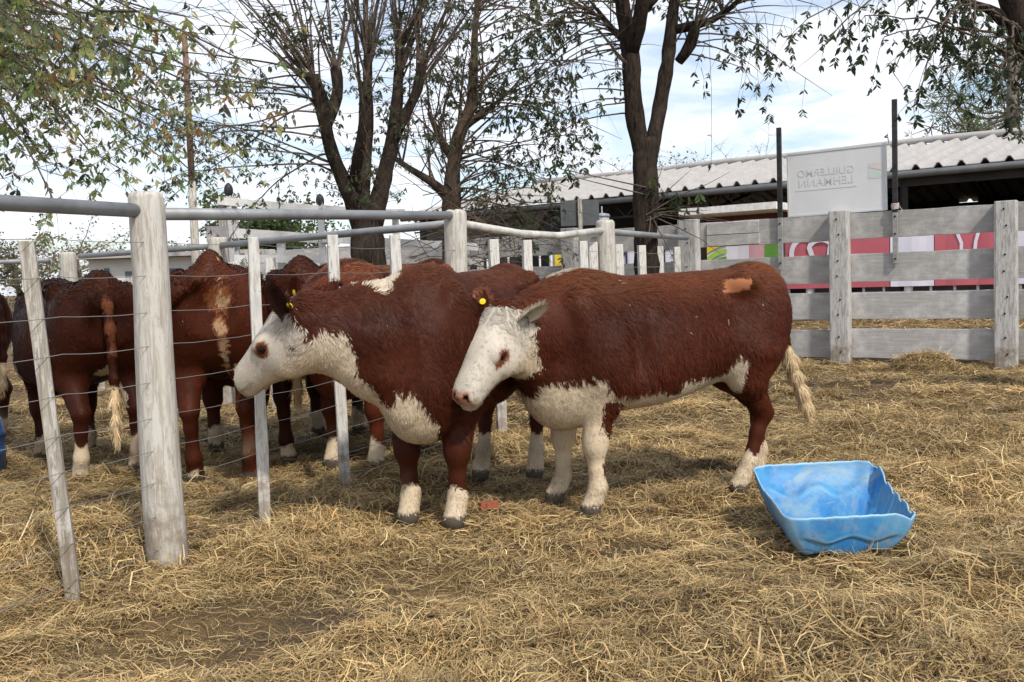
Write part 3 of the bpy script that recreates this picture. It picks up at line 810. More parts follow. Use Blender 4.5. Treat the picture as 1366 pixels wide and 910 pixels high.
# lattice beams
for off2 in (0.0, DR * 2):
    mb = MB()
    LL_ = onS(1072, 0.0) if off2 == 0 else LS
    for z in (ZE - 0.22, ZE - 0.62): mb.beam(S3(0, off2, z), S3(LL_, off2, z), 0.05, 0.05)
    st_n = int(LL_ / 0.42)
    for k in range(st_n):
        a, b = (ZE - 0.62, ZE - 0.22) if k % 2 else (ZE - 0.22, ZE - 0.62)
        mb.beam(S3(k * .42, off2, a), S3((k + 1) * .42, off2, b), 0.028, 0.028)
    add(shed, mb.build('lattice_beam', M_DARKS, None))
wallbox0 = None
for k in range(0, 9):
    s_ = 0.4 + k * 5.0
    mb = MB()
    for z0_, z1_ in ((ZE - .62, ZR - .55),): 
        mb.beam(S3(s_, 0.05, ZE - 0.3), S3(s_, DR, ZR - 0.12), 0.06, 0.06); mb.beam(S3(s_, 0.05, ZE - 0.65), S3(s_, DR, ZR - 0.5), 0.06, 0.06)
        mb.beam(S3(s_, 2 * DR, ZE - 0.3), S3(s_, DR, ZR - 0.12), 0.06, 0.06); mb.beam(S3(s_, 2 * DR, ZE - 0.65), S3(s_, DR, ZR - 0.5), 0.06, 0.06)
        for j in range(14):
            t0, t1 = j / 14, (j + 1) / 14
            e_ = (-0.35 if j % 2 else 0); f_ = (0 if j % 2 else -0.35)
            mb.beam(S3(s_, DR * t0, ZE - .3 + (ZR - ZE + .18) * t0 + e_), S3(s_, DR * t1, ZE - .3 + (ZR - ZE + .18) * t1 + f_), 0.03, 0.03)
    add(shed, mb.build('rafter', M_DARKS, None))
    for off2 in (0.0, 2 * DR):
        if off2 == 0 and 2 <= k <= 4: pass
        mb = MB(); mb.beam(S3(s_, off2, -0.1), S3(s_, off2, ZE - 0.22), 0.14, 0.14, up=(1, 0, 0)); add(shed, mb.build('post', M_DARKS if k < 4 else M_DARKW, None))
# boarded back wall with the small white window, walls only where the photo is dark inside
WO = 2 * DR - 0.1
w0, w1 = onS(1279, WO), onS(1306, WO); q = at(1292, 252, 1); 
def zat(px, py, o_):
    s_ = onS(px, o_); P_ = E0 + dS * s_ + nS * o_; return at(px, py, P_[1]).z
zt_, zb_ = zat(1292, 251, WO), zat(1292, 270, WO)
wl0, wl1 = onS(1072, WO), LS + 6
def wallbox(name, s0, s1, z0, z1, o_=WO, th=0.06, mm=M_DARKW, parent=shed):
    mb = MB(); c = S3((s0 + s1) / 2, o_, (z0 + z1) / 2); M3 = Matrix.Rotation(math.atan2(dS[1], dS[0]), 3, 'Z')
    mb.box(c, ((s1 - s0) / 2, th / 2, (z1 - z0) / 2), M3); return add(parent, mb.build(name, mm, None))
mbw = MB(); M3 = Matrix.Rotation(math.atan2(dS[1], dS[0]), 3, 'Z')
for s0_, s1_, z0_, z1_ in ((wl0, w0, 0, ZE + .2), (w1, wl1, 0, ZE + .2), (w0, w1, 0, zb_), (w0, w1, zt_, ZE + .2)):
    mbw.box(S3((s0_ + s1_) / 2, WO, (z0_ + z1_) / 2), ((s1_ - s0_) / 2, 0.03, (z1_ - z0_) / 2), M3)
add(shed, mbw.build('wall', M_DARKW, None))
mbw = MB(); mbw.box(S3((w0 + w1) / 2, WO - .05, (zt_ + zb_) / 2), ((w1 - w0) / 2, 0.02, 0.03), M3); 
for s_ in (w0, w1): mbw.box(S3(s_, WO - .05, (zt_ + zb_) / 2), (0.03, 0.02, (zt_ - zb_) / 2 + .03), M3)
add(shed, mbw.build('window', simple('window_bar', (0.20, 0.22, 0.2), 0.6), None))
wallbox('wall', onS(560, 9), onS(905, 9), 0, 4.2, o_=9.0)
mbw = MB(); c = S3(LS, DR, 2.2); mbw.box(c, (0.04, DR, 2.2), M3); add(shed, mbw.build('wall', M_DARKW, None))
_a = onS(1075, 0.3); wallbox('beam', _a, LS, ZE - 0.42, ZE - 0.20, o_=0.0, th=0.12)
mbw = MB(); c = S3(_a + .1, DR, 1.7); mbw.box(c, (0.04, DR - .2, 1.65), M3); add(shed, mbw.build('shade_partition', M_DARKW, None))  # closing wall added to keep light out of the dark shed end
# low stock pens of the shed (dark boards put in for the shade inside)
wallbox('pen_shade_wall', onS(700, 1.0), onS(900, 1.0), 0, 1.25, o_=1.0, mm=simple('stable_shadow_board', (0.05, 0.05, 0.05), 0.9))
wallbox('pen_shade_wall', onS(1020, 0.6), LS, 0, 1.30, o_=0.6, mm=M_DARKW)
# leaning braces and ducts under the eave on the left
mb = MB()
for (pa, ya, pb, yb) in ((672, 262, 712, 326), (728, 290, 705, 330), (700, 285, 660, 300)):
    mb.beam(S3(onS(pa, 1.2), 1.2, zat(pa, ya, 1.2)), S3(onS(pb, 1.2), 1.2, zat(pb, yb, 1.2)), 0.09, 0.07)
add(shed, mb.build('brace', simple('brown_brace', (0.13, 0.075, 0.05), 0.8), None))
# lamp under the eave
q = at(803, 284, 26.2)
mb = MB(); mb.tube([(0, 0, 0.28), (0, 0, 0.10), (0, 0, 0.06), (0, 0, -0.02)], [0.02, 0.02, 0.2, 0.24], 14)
lp = empty('shed_lamp', (q.x, q.y, q.z - 0.1)); tag(lp, 'white dome lamp hanging under the shed eave beside the grey double panel', 'lamp')
mb.build('shade', simple('lamp_shade_grey', (0.25, 0.27, 0.3), 0.5), lp, smooth=True)
mb = MB(); zs = np.linspace(0, 1, 7); mb.tube([(0, 0, -0.03 - 0.2 * t) for t in zs], [0.21 * math.sqrt(max(0.02, 1 - t * t)) for t in zs], 14); mb.build('globe', simple('white_globe', (0.75, 0.75, 0.78), 0.3), lp, smooth=True)
# low lean-to: white fascia over a dark red wall
fa = empty('lean_to', S3(onS(985, -2.0), -2.0, 0)); tag(fa, 'low lean-to with a white roof edge and red wall left of the white sign', 'lean-to')
z1_, z0_ = zat(985, 276, -2.0), zat(985, 285, -2.0)
wallbox('roof', onS(925, -2), onS(1052, -2), z0_, z1_, o_=-2.0, th=1.6, mm=simple('white_fascia', (0.68, 0.67, 0.64), 0.6), parent=fa)
wallbox('post', onS(935, -1.6), onS(935, -1.6) + .12, 0, z0_ - .004, o_=-1.6, th=.12, mm=M_DARKW, parent=fa); wallbox('post', onS(1046, -1.6) - .12, onS(1046, -1.6), 0, z0_ - .004, o_=-1.6, th=.12, mm=M_DARKW, parent=fa)
wallbox('wall', onS(928, -1.6), onS(1050, -1.6), 2.14, z0_ - .004, o_=-1.3, th=0.05, mm=simple('dark_red_wall', (0.12, 0.035, 0.03), 0.8), parent=fa)

# grey double panel on a post
dp = at(774, 300, 15.6); dpr = empty('road_sign', (dp.x, dp.y, 0)); tag(dpr, 'dark grey double panel sign on a weathered post behind the plank fence', 'sign')
M_PAN = simple('dark_grey_panel', (0.085, 0.095, 0.10), 0.7, 0, 0.15, 9, 0.05)
za, zb2 = at(774, 267, 15.6).z, at(774, 301, 15.6).z
for sx in (-1, 1): mb = MB(); mb.box((sx * 0.16 + sx * 0.008, 0.0, (za + zb2) / 2), (0.152, 0.012, (za - zb2) / 2)); mb.build('panel', M_PAN, dpr)
mb = MB(); mb.box((0, -0.045, (za + .02) / 2), (0.035, 0.03, (za + .02) / 2)); mb.build('post', M_STAY, dpr, bevel=0.004)

# ------------------------------------------------------------------ left background structures
M_GATEW = plank_mat('white_painted_board', (0.52, 0.52, 0.52), (0.68, 0.68, 0.68), (0.60, 0.60, 0.59))
lg = empty('loading_gate', (at(300, 300, 13.6).x, 13.6, 0))
tag(lg, 'tall white boarded loading chute with dark-topped posts behind the pen', 'loading chute')
def gpost(px, ytop, Y, w=0.09, m_=M_GATEW, cap=False):
    q = at(px, ytop, Y); mb = MB(); mb.box((q.x, Y, q.z / 2), (w / 2, w / 2, q.z / 2)); add(lg, mb.build('post', m_, None, bevel=0.005))
    if cap:
        mb = MB(); 
        for k in range(7):
            pass
        zs = np.linspace(-1, 1, 7); mb.tube([(q.x, Y, q.z + 0.02 + 0.11 * t) for t in zs], [0.065 * math.sqrt(max(0.03, 1 - t * t)) for t in zs], 10)
        add(lg, mb.build('post_cap', M_STEEL, None, smooth=True))
gpost(297, 262, 13.6, 0.12, M_STAY); gpost(305, 256, 13.55, 0.07, cap=True); gpost(311, 262, 13.7, 0.09)
gpost(427, 270, 14.2, 0.09, cap=True); gpost(527, 280, 14.9, 0.10); gpost(375, 324, 13.9, 0.11)
def gboard(pa, ya, Ya, pb, yb, Yb, h):
    a, b = at(pa, ya, Ya), at(pb, yb, Yb); mb = MB(); mb.beam(a, b, 0.035, h); o = mb.build('board', M_GATEW, None); add(lg, o)
gboard(290, 268, 13.45, 424, 279, 14.1, .11); gboard(430, 278, 14.1, 532, 286, 14.8, .10)
gboard(312, 311, 13.5, 424, 318, 14.05, .14); gboard(430, 318, 14.1, 640, 330, 15.6, .12)
gboard(312, 345, 13.5, 450, 346, 14.1, .11); gboard(534, 366, 14.8, 640, 366, 15.5, .13)
gboard(505, 282, 14.75, 540, 283, 14.85, .09)
# feed rail of grey boards behind
gr_ = empty('corral_rail', (at(420, 350, 15).x, 15, 0)); tag(gr_, 'grey board rail fence low behind the left pen', 'fence')
for y_, h in ((338, .12), (352, .14), (372, .16)):
    a, b = at(330, y_ + 6, 15.6), at(640, y_ - 4, 16.9); mb = MB(); mb.beam(a, b, 0.04, h); add(gr_, mb.build('board', M_PLANK, None))
for px in (330, 410, 490, 570, 640):
    q = at(px, 334, 15.75 + (px - 330) * .0042); mb = MB(); mb.box((q.x, q.y + .07, q.z / 2), (.06, .05, q.z / 2)); add(gr_, mb.build('post', M_PLANK_POST, None))
# small notice board
nb_ = at(290, 312, 12.2); nr = empty('notice_board', (nb_.x, nb_.y, 0)); tag(nr, 'small pale grey notice board beside the white chute', 'notice board')
mb = MB(); mb.box((0, 0, nb_.z), (0.145, 0.012, 0.10)); mb.build('panel', simple('pale_notice', (0.50, 0.47, 0.47), 0.6), nr)
mb = MB(); mb.box((0, 0.03, (nb_.z) / 2), (0.03, 0.015, nb_.z / 2)); mb.build('post', M_STAY, nr)
# white wall with openings
ww = empty('white_building', (at(220, 350, 19).x, 19, 0)); tag(ww, 'low whitewashed building behind the pen at the left', 'building')
xa, xb, zt2 = at(118, 350, 19).x, at(345, 350, 19).x, at(230, 343, 19).z
mb = MB(); mb.box(((xa + xb) / 2, 20.5, zt2 / 2), ((xb - xa) / 2, 1.5, zt2 / 2)); add(ww, mb.build('wall', plank_mat('whitewashed_wall', (0.60, 0.58, 0.54), (0.70, 0.69, 0.66), (0.62, 0.60, 0.57)), None))
mb = MB(); mb.box(((xa + xb) / 2, 20.4, zt2 + .05), ((xb - xa) / 2 + .15, 1.7, .04)); add(ww, mb.build('roof', M_ROOF, None))
for px, y0, y1, w in ((142, 358, 370, .05), (233, 358, 366, .14), (172, 362, 380, .08)):
    a, b = at(px, y0, 18.98), at(px, y1, 18.98); mb = MB(); mb.box((a.x, 18.985, (a.z + b.z) / 2), (w, .01, (a.z - b.z) / 2)); add(ww, mb.build('window', simple('dark_glass', (0.10, 0.12, 0.15), 0.3), None))
# leaning utility pole
up_ = empty('utility_pole', (at(262, 330, 17).x, 17, 0)); tag(up_, 'thin leaning rusty utility pole behind the big whitewashed post', 'pole')
a, b = at(264, 400, 17), at(246, 45, 17)
mb = MB(); mb.tube([Vector((a.x + .02, 17, 0)), a, a.lerp(b, 0.45)], [.085, .08, .07], 10); add(up_, mb.build('lower_pole', M_STAY, None, smooth=True))
mb = MB(); mb.tube([a.lerp(b, 0.45), b], [.06, .05], 10); add(up_, mb.build('upper_pole', simple('rusty_pole', (0.20, 0.11, 0.08), 0.8), None, smooth=True))
for t in (0.32, 0.47): 
    q = a.lerp(b, t); mb = MB(); mb.tube([q + Vector((-.12, -.05, 0)), q + Vector((.02, -.05, .02))], [.03, .015], 8); add(up_, mb.build('insulator', M_BOLT, None))
# ------------------------------------------------------------------ trees
def bark(name, a, b):
    m, N, L, p = mat(name)
    v = objvec(N, L, (9, 9, 1.6)); g = noise(N, L, 3.0, 9, 0.75, v, 1.2); f = noise(N, L, 2.2, 6, 0.7, objvec(N, L))
    col = mix_rgb(N, L, rampn(N, L, g, 0.38, 0.62), a, b)
    col = mix_rgb(N, L, rampn(N, L, f, 0.5, 0.75), col, [c * 1.5 for c in b])
    L.new(col, p.inputs['Base Color']); p.inputs['Roughness'].default_value = 0.95; p.inputs['Specular IOR Level'].default_value = 0.1
    bump(N, L, p, g, 1.0, 0.03)
    return m
M_BARK = bark('dark_furrowed_bark', (0.012, 0.009, 0.008), (0.060, 0.045, 0.035))
M_TWIG = bark('grey_brown_twigs', (0.075, 0.058, 0.045), (0.18, 0.145, 0.118))
M_TWIGP = bark('pale_bare_twigs', (0.16, 0.13, 0.10), (0.26, 0.22, 0.18))
M_LEAF = attr_mat('leaves', rough=0.55, spec=0.3, transl=0.6)

class Tree:
    def __init__(s, seed): s.r = random.Random(seed); s.rn = np.random.default_rng(seed); s.trunk = MB(); s.tw = MB(); s.lf = []; s.rs = 1.0
    def vec(s, k=1): return Vector((s.r.gauss(0, k), s.r.gauss(0, k), s.r.gauss(0, k)))
    def limb(s, pts, rad, n=10):
        """thick limb with bumps, smoothed through the given points"""
        P = []; Rr = []
        for i in range(len(pts) - 1):
            a, b = Vector(pts[i]), Vector(pts[i + 1]); k = max(2, int((b - a).length / 0.12))
            for j in range(k):
                t = j / k; P.append(a.lerp(b, t) + s.vec(0.010)); Rr.append((rad[i] + (rad[i + 1] - rad[i]) * t) * s.r.uniform(0.93, 1.08) * s.rs)
        P.append(Vector(pts[-1])); Rr.append(rad[-1] * s.rs)
        for _ in range(2): P = [P[0]] + [(P[i - 1] + P[i] * 2 + P[i + 1]) / 4 for i in range(1, len(P) - 1)] + [P[-1]]
        s.trunk.tube(P, Rr, n, wob=0.07); return P
    def shoot(s, p, d, L, r, curve=0.15, grav=0.0, n=8, sides=5):
        P = [Vector(p)]; d = Vector(d).normalized(); st = L / n; Rr = [r]
        for i in range(n):
            d = (d + s.vec(curve) * 0.5 + Vector((0, 0, -grav))).normalized()
            P.append(P[-1] + d * st); Rr.append(r * (1 - 0.82 * (i + 1) / n))
        s.tw.tube(P, Rr, sides, caps=False); return P
    def leaf(s, p, d, L, col, w=0.42):
        s.lf.append((tuple(p), tuple(d), L, col, w))
    def cluster(s, p, d, n, L, cols, droop=0.7, spread=1.0):
        """one compound leaf: leaflets in pairs along a drooping stalk"""
        d = (Vector(d).normalized() * (1 - droop) + Vector((0, 0, -droop)) + s.vec(0.25)).normalized()
        sd = d.orthogonal().normalized(); sd.rotate(Matrix.Rotation(s.r.uniform(0, 6.28), 3, d))
        p = Vector(p); stp = L * 0.52
        c = s.r.choice(cols); br = s.r.uniform(0.7, 1.3)
        s.tw.tube([p, p + d * stp * n * 0.5 * 1.05], [0.0022 * spread, 0.001 * spread], 3, caps=False)
        for i in range(n):
            q = p + d * stp * (0.4 + i * 0.5)
            for sg in (-1, 1):
                ld = (d * 0.55 + sd * sg * 0.9 + Vector((0, 0, -0.35)) + s.vec(0.22)).normalized()
                s.leaf(q, ld, L * s.r.uniform(0.7, 1.15), tuple(np.clip(np.array(c) * br * s.r.uniform(0.8, 1.2), 0, 1)))
    def finish(s, name, label, cat='tree', group=None, tm=None, wm=None, crown='foliage'):
        root = empty(name, (0, 0, 0)); tag(root, label, cat, group)
        V0 = s.trunk.V[0]; root.location = (V0[0], V0[1], 0)
        add(root, s.trunk.build('trunk', tm or M_BARK, None, smooth=True))
        if s.tw.V: add(root, s.tw.build('branches', wm or M_TWIG, None, smooth=True))
        if s.lf:
            n = len(s.lf); p = np.array([l[0] for l in s.lf]); d = nrm(np.array([l[1] for l in s.lf])); L = np.array([l[2] for l in s.lf])[:, None]
            C = np.array([l[3] for l in s.lf]); w = np.array([l[4] for l in s.lf])[:, None]
            rv = s.rn.normal(size=(n, 3)); sd = nrm(np.cross(d, rv)); up = np.cross(sd, d)
            bend = up * L * s.rn.uniform(-0.15, 0.15, (n, 1))
            v = np.stack([p, p + d * L * .30 + sd * L * w * .42 + up * L * .06, p + d * L * .30 - sd * L * w * .42 + up * L * .06,
                          p + d * L * .68 + sd * L * w * .34 + up * L * .05 + bend * .6, p + d * L * .68 - sd * L * w * .34 + up * L * .05 + bend * .6, p + d * L + bend], 1).reshape(-1, 3)
            b = np.arange(n)[:, None] * 6
            Q = b + np.array([1, 3, 4, 2]); T = np.concatenate([b + np.array([0, 1, 2]), b + np.array([3, 5, 4])])
            me = raw_mesh(crown, v, Q, T); set_col(me, np.repeat(C, 6, 0))
            add(root, link_mesh(crown, me, M_LEAF))
        return root
GREYG = [(0.105, 0.135, 0.065), (0.085, 0.115, 0.055), (0.14, 0.16, 0.08), (0.12, 0.12, 0.07)]
AUT = [(0.28, 0.36, 0.13), (0.20, 0.30, 0.10), (0.36, 0.38, 0.15), (0.46, 0.40, 0.14), (0.36, 0.23, 0.10), (0.32, 0.36, 0.19), (0.26, 0.32, 0.16)]
DG = [(0.045, 0.065, 0.028), (0.06, 0.085, 0.035), (0.04, 0.055, 0.025)]

def V_(px, py, Y): return at(px, py, Y)
# --- forked pollard with many upright shoots (left of centre)
t = Tree(5); Y = 11.0; t.rs = 0.78
base = V_(490, 345, Y); t.limb([(base.x, Y, -0.2), (base.x + .02, Y, 0.25), V_(492, 340, Y), V_(488, 300, Y), V_(487, 282, Y)], [0.38, 0.28, 0.245, 0.235, 0.245], 14)
L1 = t.limb([V_(480, 300, Y), V_(462, 250, Y - .1), V_(443, 205, Y - .2), V_(434, 165, Y - .3), V_(430, 135, Y - .3), V_(418, 100, Y - .35)], [.155, .12, .10, .10, .115, .08])
L1b = t.limb([V_(432, 165, Y - .3), V_(452, 130, Y - .1), V_(448, 92, Y)], [.10, .085, .085])
L2 = t.limb([V_(484, 295, Y), V_(484, 240, Y + .1), V_(490, 190, Y + .2), V_(492, 130, Y + .2), V_(490, 50, Y + .2)], [.14, .105, .088, .08, .055])
L3 = t.limb([V_(497, 300, Y), V_(512, 240, Y + .3), V_(524, 185, Y + .4), V_(530, 140, Y + .4), V_(536, 45, Y + .5)], [.16, .12, .105, .09, .06])
L4 = t.limb([V_(524, 190, Y + .4), V_(548, 140, Y + .3), V_(560, 120, Y + .3), V_(563, 85, Y + .3)], [.09, .08, .08, .08])
L5 = t.limb([V_(470, 262, Y), V_(478, 200, Y - .4), V_(486, 150, Y - .5), V_(484, 110, Y - .5)], [.09, .08, .07, .06])
def shoots(t, P, n, L, r, outward, up=1.0, spread=0.45, leafp=0.5, cols=GREYG, lsz=0.075, grav=0.0, top_only=0.5, twigs=5, pend=0.5, ncl=(2, 4)):
    for i in range(n):
        k = int(len(P) * t.r.uniform(top_only, 1)); k = min(k, len(P) - 1); p = P[k]
        a = t.r.uniform(0, 6.28); d = Vector((math.cos(a) * spread, math.sin(a) * spread, up)) + Vector(outward) + t.vec(0.08)
        LL = L * t.r.uniform(0.5, 1.25); S = t.shoot(p, d, LL, r * t.r.uniform(0.5, 1.2), 0.13, grav, 9)
        for _ in range(twigs):
            q = S[t.r.randint(2, 9)]; dd = Vector((t.r.gauss(0, 1), t.r.gauss(0, 1), t.r.uniform(-.3, .9)))
            W = t.shoot(q, dd, LL * t.r.uniform(0.15, 0.4), 0.006, 0.25, 0.05, 5, 3)
            if t.r.random() < leafp:
                for q2 in W[1:]:
                    if t.r.random() < pend: t.cluster(q2, dd, t.r.randint(*ncl), lsz * t.r.uniform(.7, 1.2), cols, 0.6)
for P, o, n in ((L1, (-.5, -.1, 0), 24), (L1b, (-.05, 0, .2), 9), (L2, (-.05, .1, .2), 20), (L3, (.15, .1, .1), 20), (L4, (.4, 0, 0), 17), (L5, (0, -.3, .1), 5)):
    shoots(t, P, n, 2.1, 0.018, o, 1.0, 0.42, 0.30, twigs=8, top_only=.72, pend=.35)
# long side branches drifting left with small leaves
for i in range(15):
    p = t.r.choice(L1[len(L1) // 3:]); S = t.shoot(p, (-1, t.r.uniform(-.6, .5), t.r.uniform(-.1, .5)), t.r.uniform(1.4, 3.0), 0.013, 0.16, 0.035, 12)
    for q in S[3:]:
        for _ in range(2):
            W = t.shoot(q, (t.r.gauss(-.3, .7), t.r.gauss(0, .7), t.r.gauss(-.1, .6)), t.r.uniform(.15, .45), 0.004, .3, .08, 4, 3)
            for q2 in W[2:]:
                if t.r.random() < .62: t.cluster(q2, (0, 0, -1), t.r.randint(2, 3), .06, GREYG, .45)
for P in (L2, L3, L5, L1):      # ivy-like leaves clinging to the limbs
    for q in P[2:]:
        for _ in range(3):
            W = t.shoot(q, (t.r.gauss(0, 1), -abs(t.r.gauss(0, 1)), t.r.gauss(.1, .6)), t.r.uniform(.15, .6), 0.005, .3, .05, 5, 3)
            if t.r.random() < .45:
                for q2 in W[2:]: t.cluster(q2, (0, 0, -1), 3, .055, GREYG, .4)
t.finish('pollarded_tree', 'large dark pollarded tree with three thick limbs and upright shoots, left of centre')

# --- thinner shaggy tree in the centre with a tangle of dead twigs at its foot
t = Tree(9); Y = 13.0
b = V_(602, 300, Y); T0 = t.limb([(b.x, Y, -.2), (b.x, Y, .6), V_(602, 290, Y), V_(603, 240, Y), V_(610, 180, Y), V_(628, 150, Y), V_(632, 100, Y), V_(634, 40, Y), V_(640, -40, Y)], [.20, .15, .14, .11, .09, .075, .06, .045, .03], 12)
A1 = t.limb([V_(600, 265, Y), V_(575, 240, Y - .2), V_(545, 225, Y - .3), V_(528, 212, Y - .3)], [.09, .06, .045, .035], 8)
A2 = t.limb([V_(618, 170, Y), V_(640, 155, Y), V_(660, 140, Y)], [.06, .05, .04], 8)
A3 = t.limb([V_(606, 220, Y), V_(585, 180, Y + .2), V_(572, 150, Y + .2)], [.07, .05, .03], 8)
for P, o, n in ((T0[len(T0) // 3:], (.3, 0, .2), 34), (A1, (-.2, 0, .5), 8), (A2, (.5, 0, .2), 11), (A3, (-.2, 0, .5), 10)):
    shoots(t, P, n, 1.7, 0.016, o, .8, .75, 0.55, twigs=6, top_only=.15, pend=.5, lsz=.075, grav=.01)
for i in range(46):            # long arching sprays to the right, leaves hanging
    p = t.r.choice(T0[len(T0) // 3:]); S = t.shoot(p, (1.1, t.r.uniform(-.5, .5), t.r.uniform(-.1, 1.0)), t.r.uniform(1.0, 2.3), 0.014, 0.15, 0.07, 10)
    for q in S[3:]:
        if t.r.random() < .7:
            W = t.shoot(q, (t.r.gauss(.1, .5), t.r.gauss(0, .5), -0.6), t.r.uniform(.15, .6), 0.004, .2, .12, 4, 3)
            for q2 in W[1:]:
                if t.r.random() < .55: t.cluster(q2, (0, 0, -1), t.r.randint(2, 4), .075, GREYG, .7)
for i in range(120):             # dead brush round the foot
    p = Vector((b.x + t.r.gauss(.2, .35), Y - .3 + t.r.gauss(0, .25), 1.2 + t.r.uniform(0, 1.4)))
    t.shoot(p, (t.r.gauss(.5, 1), t.r.gauss(0, .6), t.r.gauss(.25, .5)), t.r.uniform(.5, 1.7), 0.007, .22, .07, 8, 4)
t.finish('shaggy_tree', 'thinner shaggy tree in the centre with leafy sprays and dead brush at its foot', tm=bark('brown_bark', (0.05, 0.038, 0.03), (0.13, 0.095, 0.07)), wm=bark('brown_twigs', (0.10, 0.075, 0.055), (0.20, 0.15, 0.115)))

# --- forked dark trunk right of centre
t = Tree(14); Y = 11.6; t.rs = 0.84
b = V_(862, 360, Y); t.limb([(b.x, Y, -.2), (b.x, Y, .5), V_(862, 340, Y), V_(862, 290, Y), V_(861, 240, Y), V_(860, 205, Y), V_(860, 185, Y)], [.25, .20, .185, .18, .185, .18, .18], 14)
G1 = t.limb([V_(858, 215, Y), V_(848, 165, Y - .05), V_(843, 110, Y - .1), V_(841, 60, Y - .1), V_(832, 20, Y - .1), V_(820, -60, Y - .2)], [.14, .13, .13, .135, .11, .09], 12)
G2 = t.limb([V_(866, 215, Y), V_(876, 160, Y + .1), V_(887, 110, Y + .1), V_(893, 70, Y + .1), V_(898, 20, Y + .1), V_(903, -60, Y + .2)], [.115, .108, .10, .10, .085, .07], 12)
G3 = t.limb([V_(842, 70, Y - .1), V_(855, 20, Y - .4), V_(862, -40, Y - .6)], [.12, .11, .08], 10)
G4 = t.limb([V_(905, 82, Y + .1), V_(922, 62, Y), V_(928, 30, Y)], [.07, .085, .075], 10)
G5 = t.limb([V_(900, 40, Y + .1), V_(935, 35, Y), V_(965, 22, Y), V_(992, -6, Y)], [.07, .055, .045, .035], 8)
G6 = t.limb([V_(838, 60, Y), V_(815, 40, Y + .3), V_(796, 12, Y + .4)], [.06, .045, .03], 8)
G7 = t.limb([V_(862, 12, Y), V_(885, -10, Y), V_(890, -40, Y)], [.06, .05, .04], 8)
for P, o, n in ((G1, (-.6, 0, .1), 12), (G2, (.2, 0, .3), 8), (G4, (.4, 0, .4), 9), (G5, (.4, 0, .1), 12), (G6, (-.7, 0, .1), 10), (G3, (0, -.2, .2), 6)):
    shoots(t, P, n, 1.5, 0.016, o, .55, .6, 0.6, twigs=5, top_only=.4, pend=.4, lsz=.08, grav=.03)
for i in range(40):
    left = t.r.random() < .62
    p = t.r.choice((G1[len(G1) // 4:] + G6 * 2) if left else (G5 + G4 + G2[len(G2) // 2:]))
    S = t.shoot(p, (-1.1 if left else 1.0, t.r.uniform(-.6, .4), t.r.uniform(-.15, .55)), t.r.uniform(.9, 2.0), 0.012, 0.17, 0.09, 10)
    for q in S[4:]:
        if t.r.random() < (.6 if left else .35):
            W = t.shoot(q, (t.r.gauss(-.1, .4), t.r.gauss(0, .4), -0.9), t.r.uniform(.2, .75), 0.0035, .18, .1, 4, 3)
            for q2 in W[1:]:
                if t.r.random() < .6: t.cluster(q2, (0, 0, -1), t.r.randint(2, 4), .08, DG + GREYG, .75)
for px, y0, y1 in ((945, 30, 215), (1020, 20, 70), (935, 90, 120), (817, 5, 95)):   # long thin pendulous threads with a few dark leaves
    a_ = V_(px, y0, Y - .2); bb = V_(px + 4, y1, Y - .2); t.tw.tube([a_, a_.lerp(bb, .5) + Vector((.02, 0, 0)), bb], [.004, .003, .0025], 3, caps=False)
    t.cluster(bb, (0, 0, -1), 3, .09, DG, .85); t.cluster(a_.lerp(bb, .8), (0, 0, -1), 1, .06, DG, .85)
for px, py in ((873, 240), (905, 262), (925, 270), (760, 235), (745, 225)):
    for _ in range(5): t.cluster(V_(px + t.r.gauss(0, 8), py + t.r.gauss(0, 8), Y - .25), (0, 0, -1), 3, .09, [(0.10, 0.15, 0.05)] + DG, .5)
    S = t.tw.tube([V_(862, py + 25, Y - .15), V_(px, py, Y - .25)], [.010, .004], 4, caps=False)
for i in range(14):
    t.shoot(V_(866, 285, Y - .1), (t.r.gauss(.9, .4), -.4, t.r.gauss(.15, .5)), t.r.uniform(.4, 1.1), .010, .2, .02, 7, 4)
t.finish('forked_tree', 'dark trunk forking into two straight stems in front of the plank fence')

# --- canopy reaching in from the left, its trunk outside the frame
t = Tree(21)
hub = Vector((-4.5, 6.6, 3.1))
t.limb([(-5.0, 6.9, -.2), (-5.0, 6.9, 1.2), (-4.8, 6.7, 2.3), hub], [.30, .25, .22, .18], 14)
tg = [(335, 150, 4.6), (250, 110, 4.9), (180, 150, 5.4), (60, 215, 6.0), (215, 215, 7.4), (75, 270, 5.7), (300, 70, 4.4), (120, 80, 5.0), (30, 130, 4.8), (330, 215, 8.6),
      (150, 230, 6.6), (20, 30, 4.2), (200, 20, 4.6), (260, 190, 7.6), (10, 240, 6.4), (110, 190, 6.2), (60, 40, 5.6), (160, 60, 6.2), (250, 30, 5.6), (350, 90, 5.8), (60, 140, 7.2), (120, 130, 7.5), (220, 130, 7.8), (280, 250, 9.0), (100, 20, 3.9), (30, 180, 7.0), (5, 80, 7.8), (90, 100, 8.0), (190, 100, 8.3)]
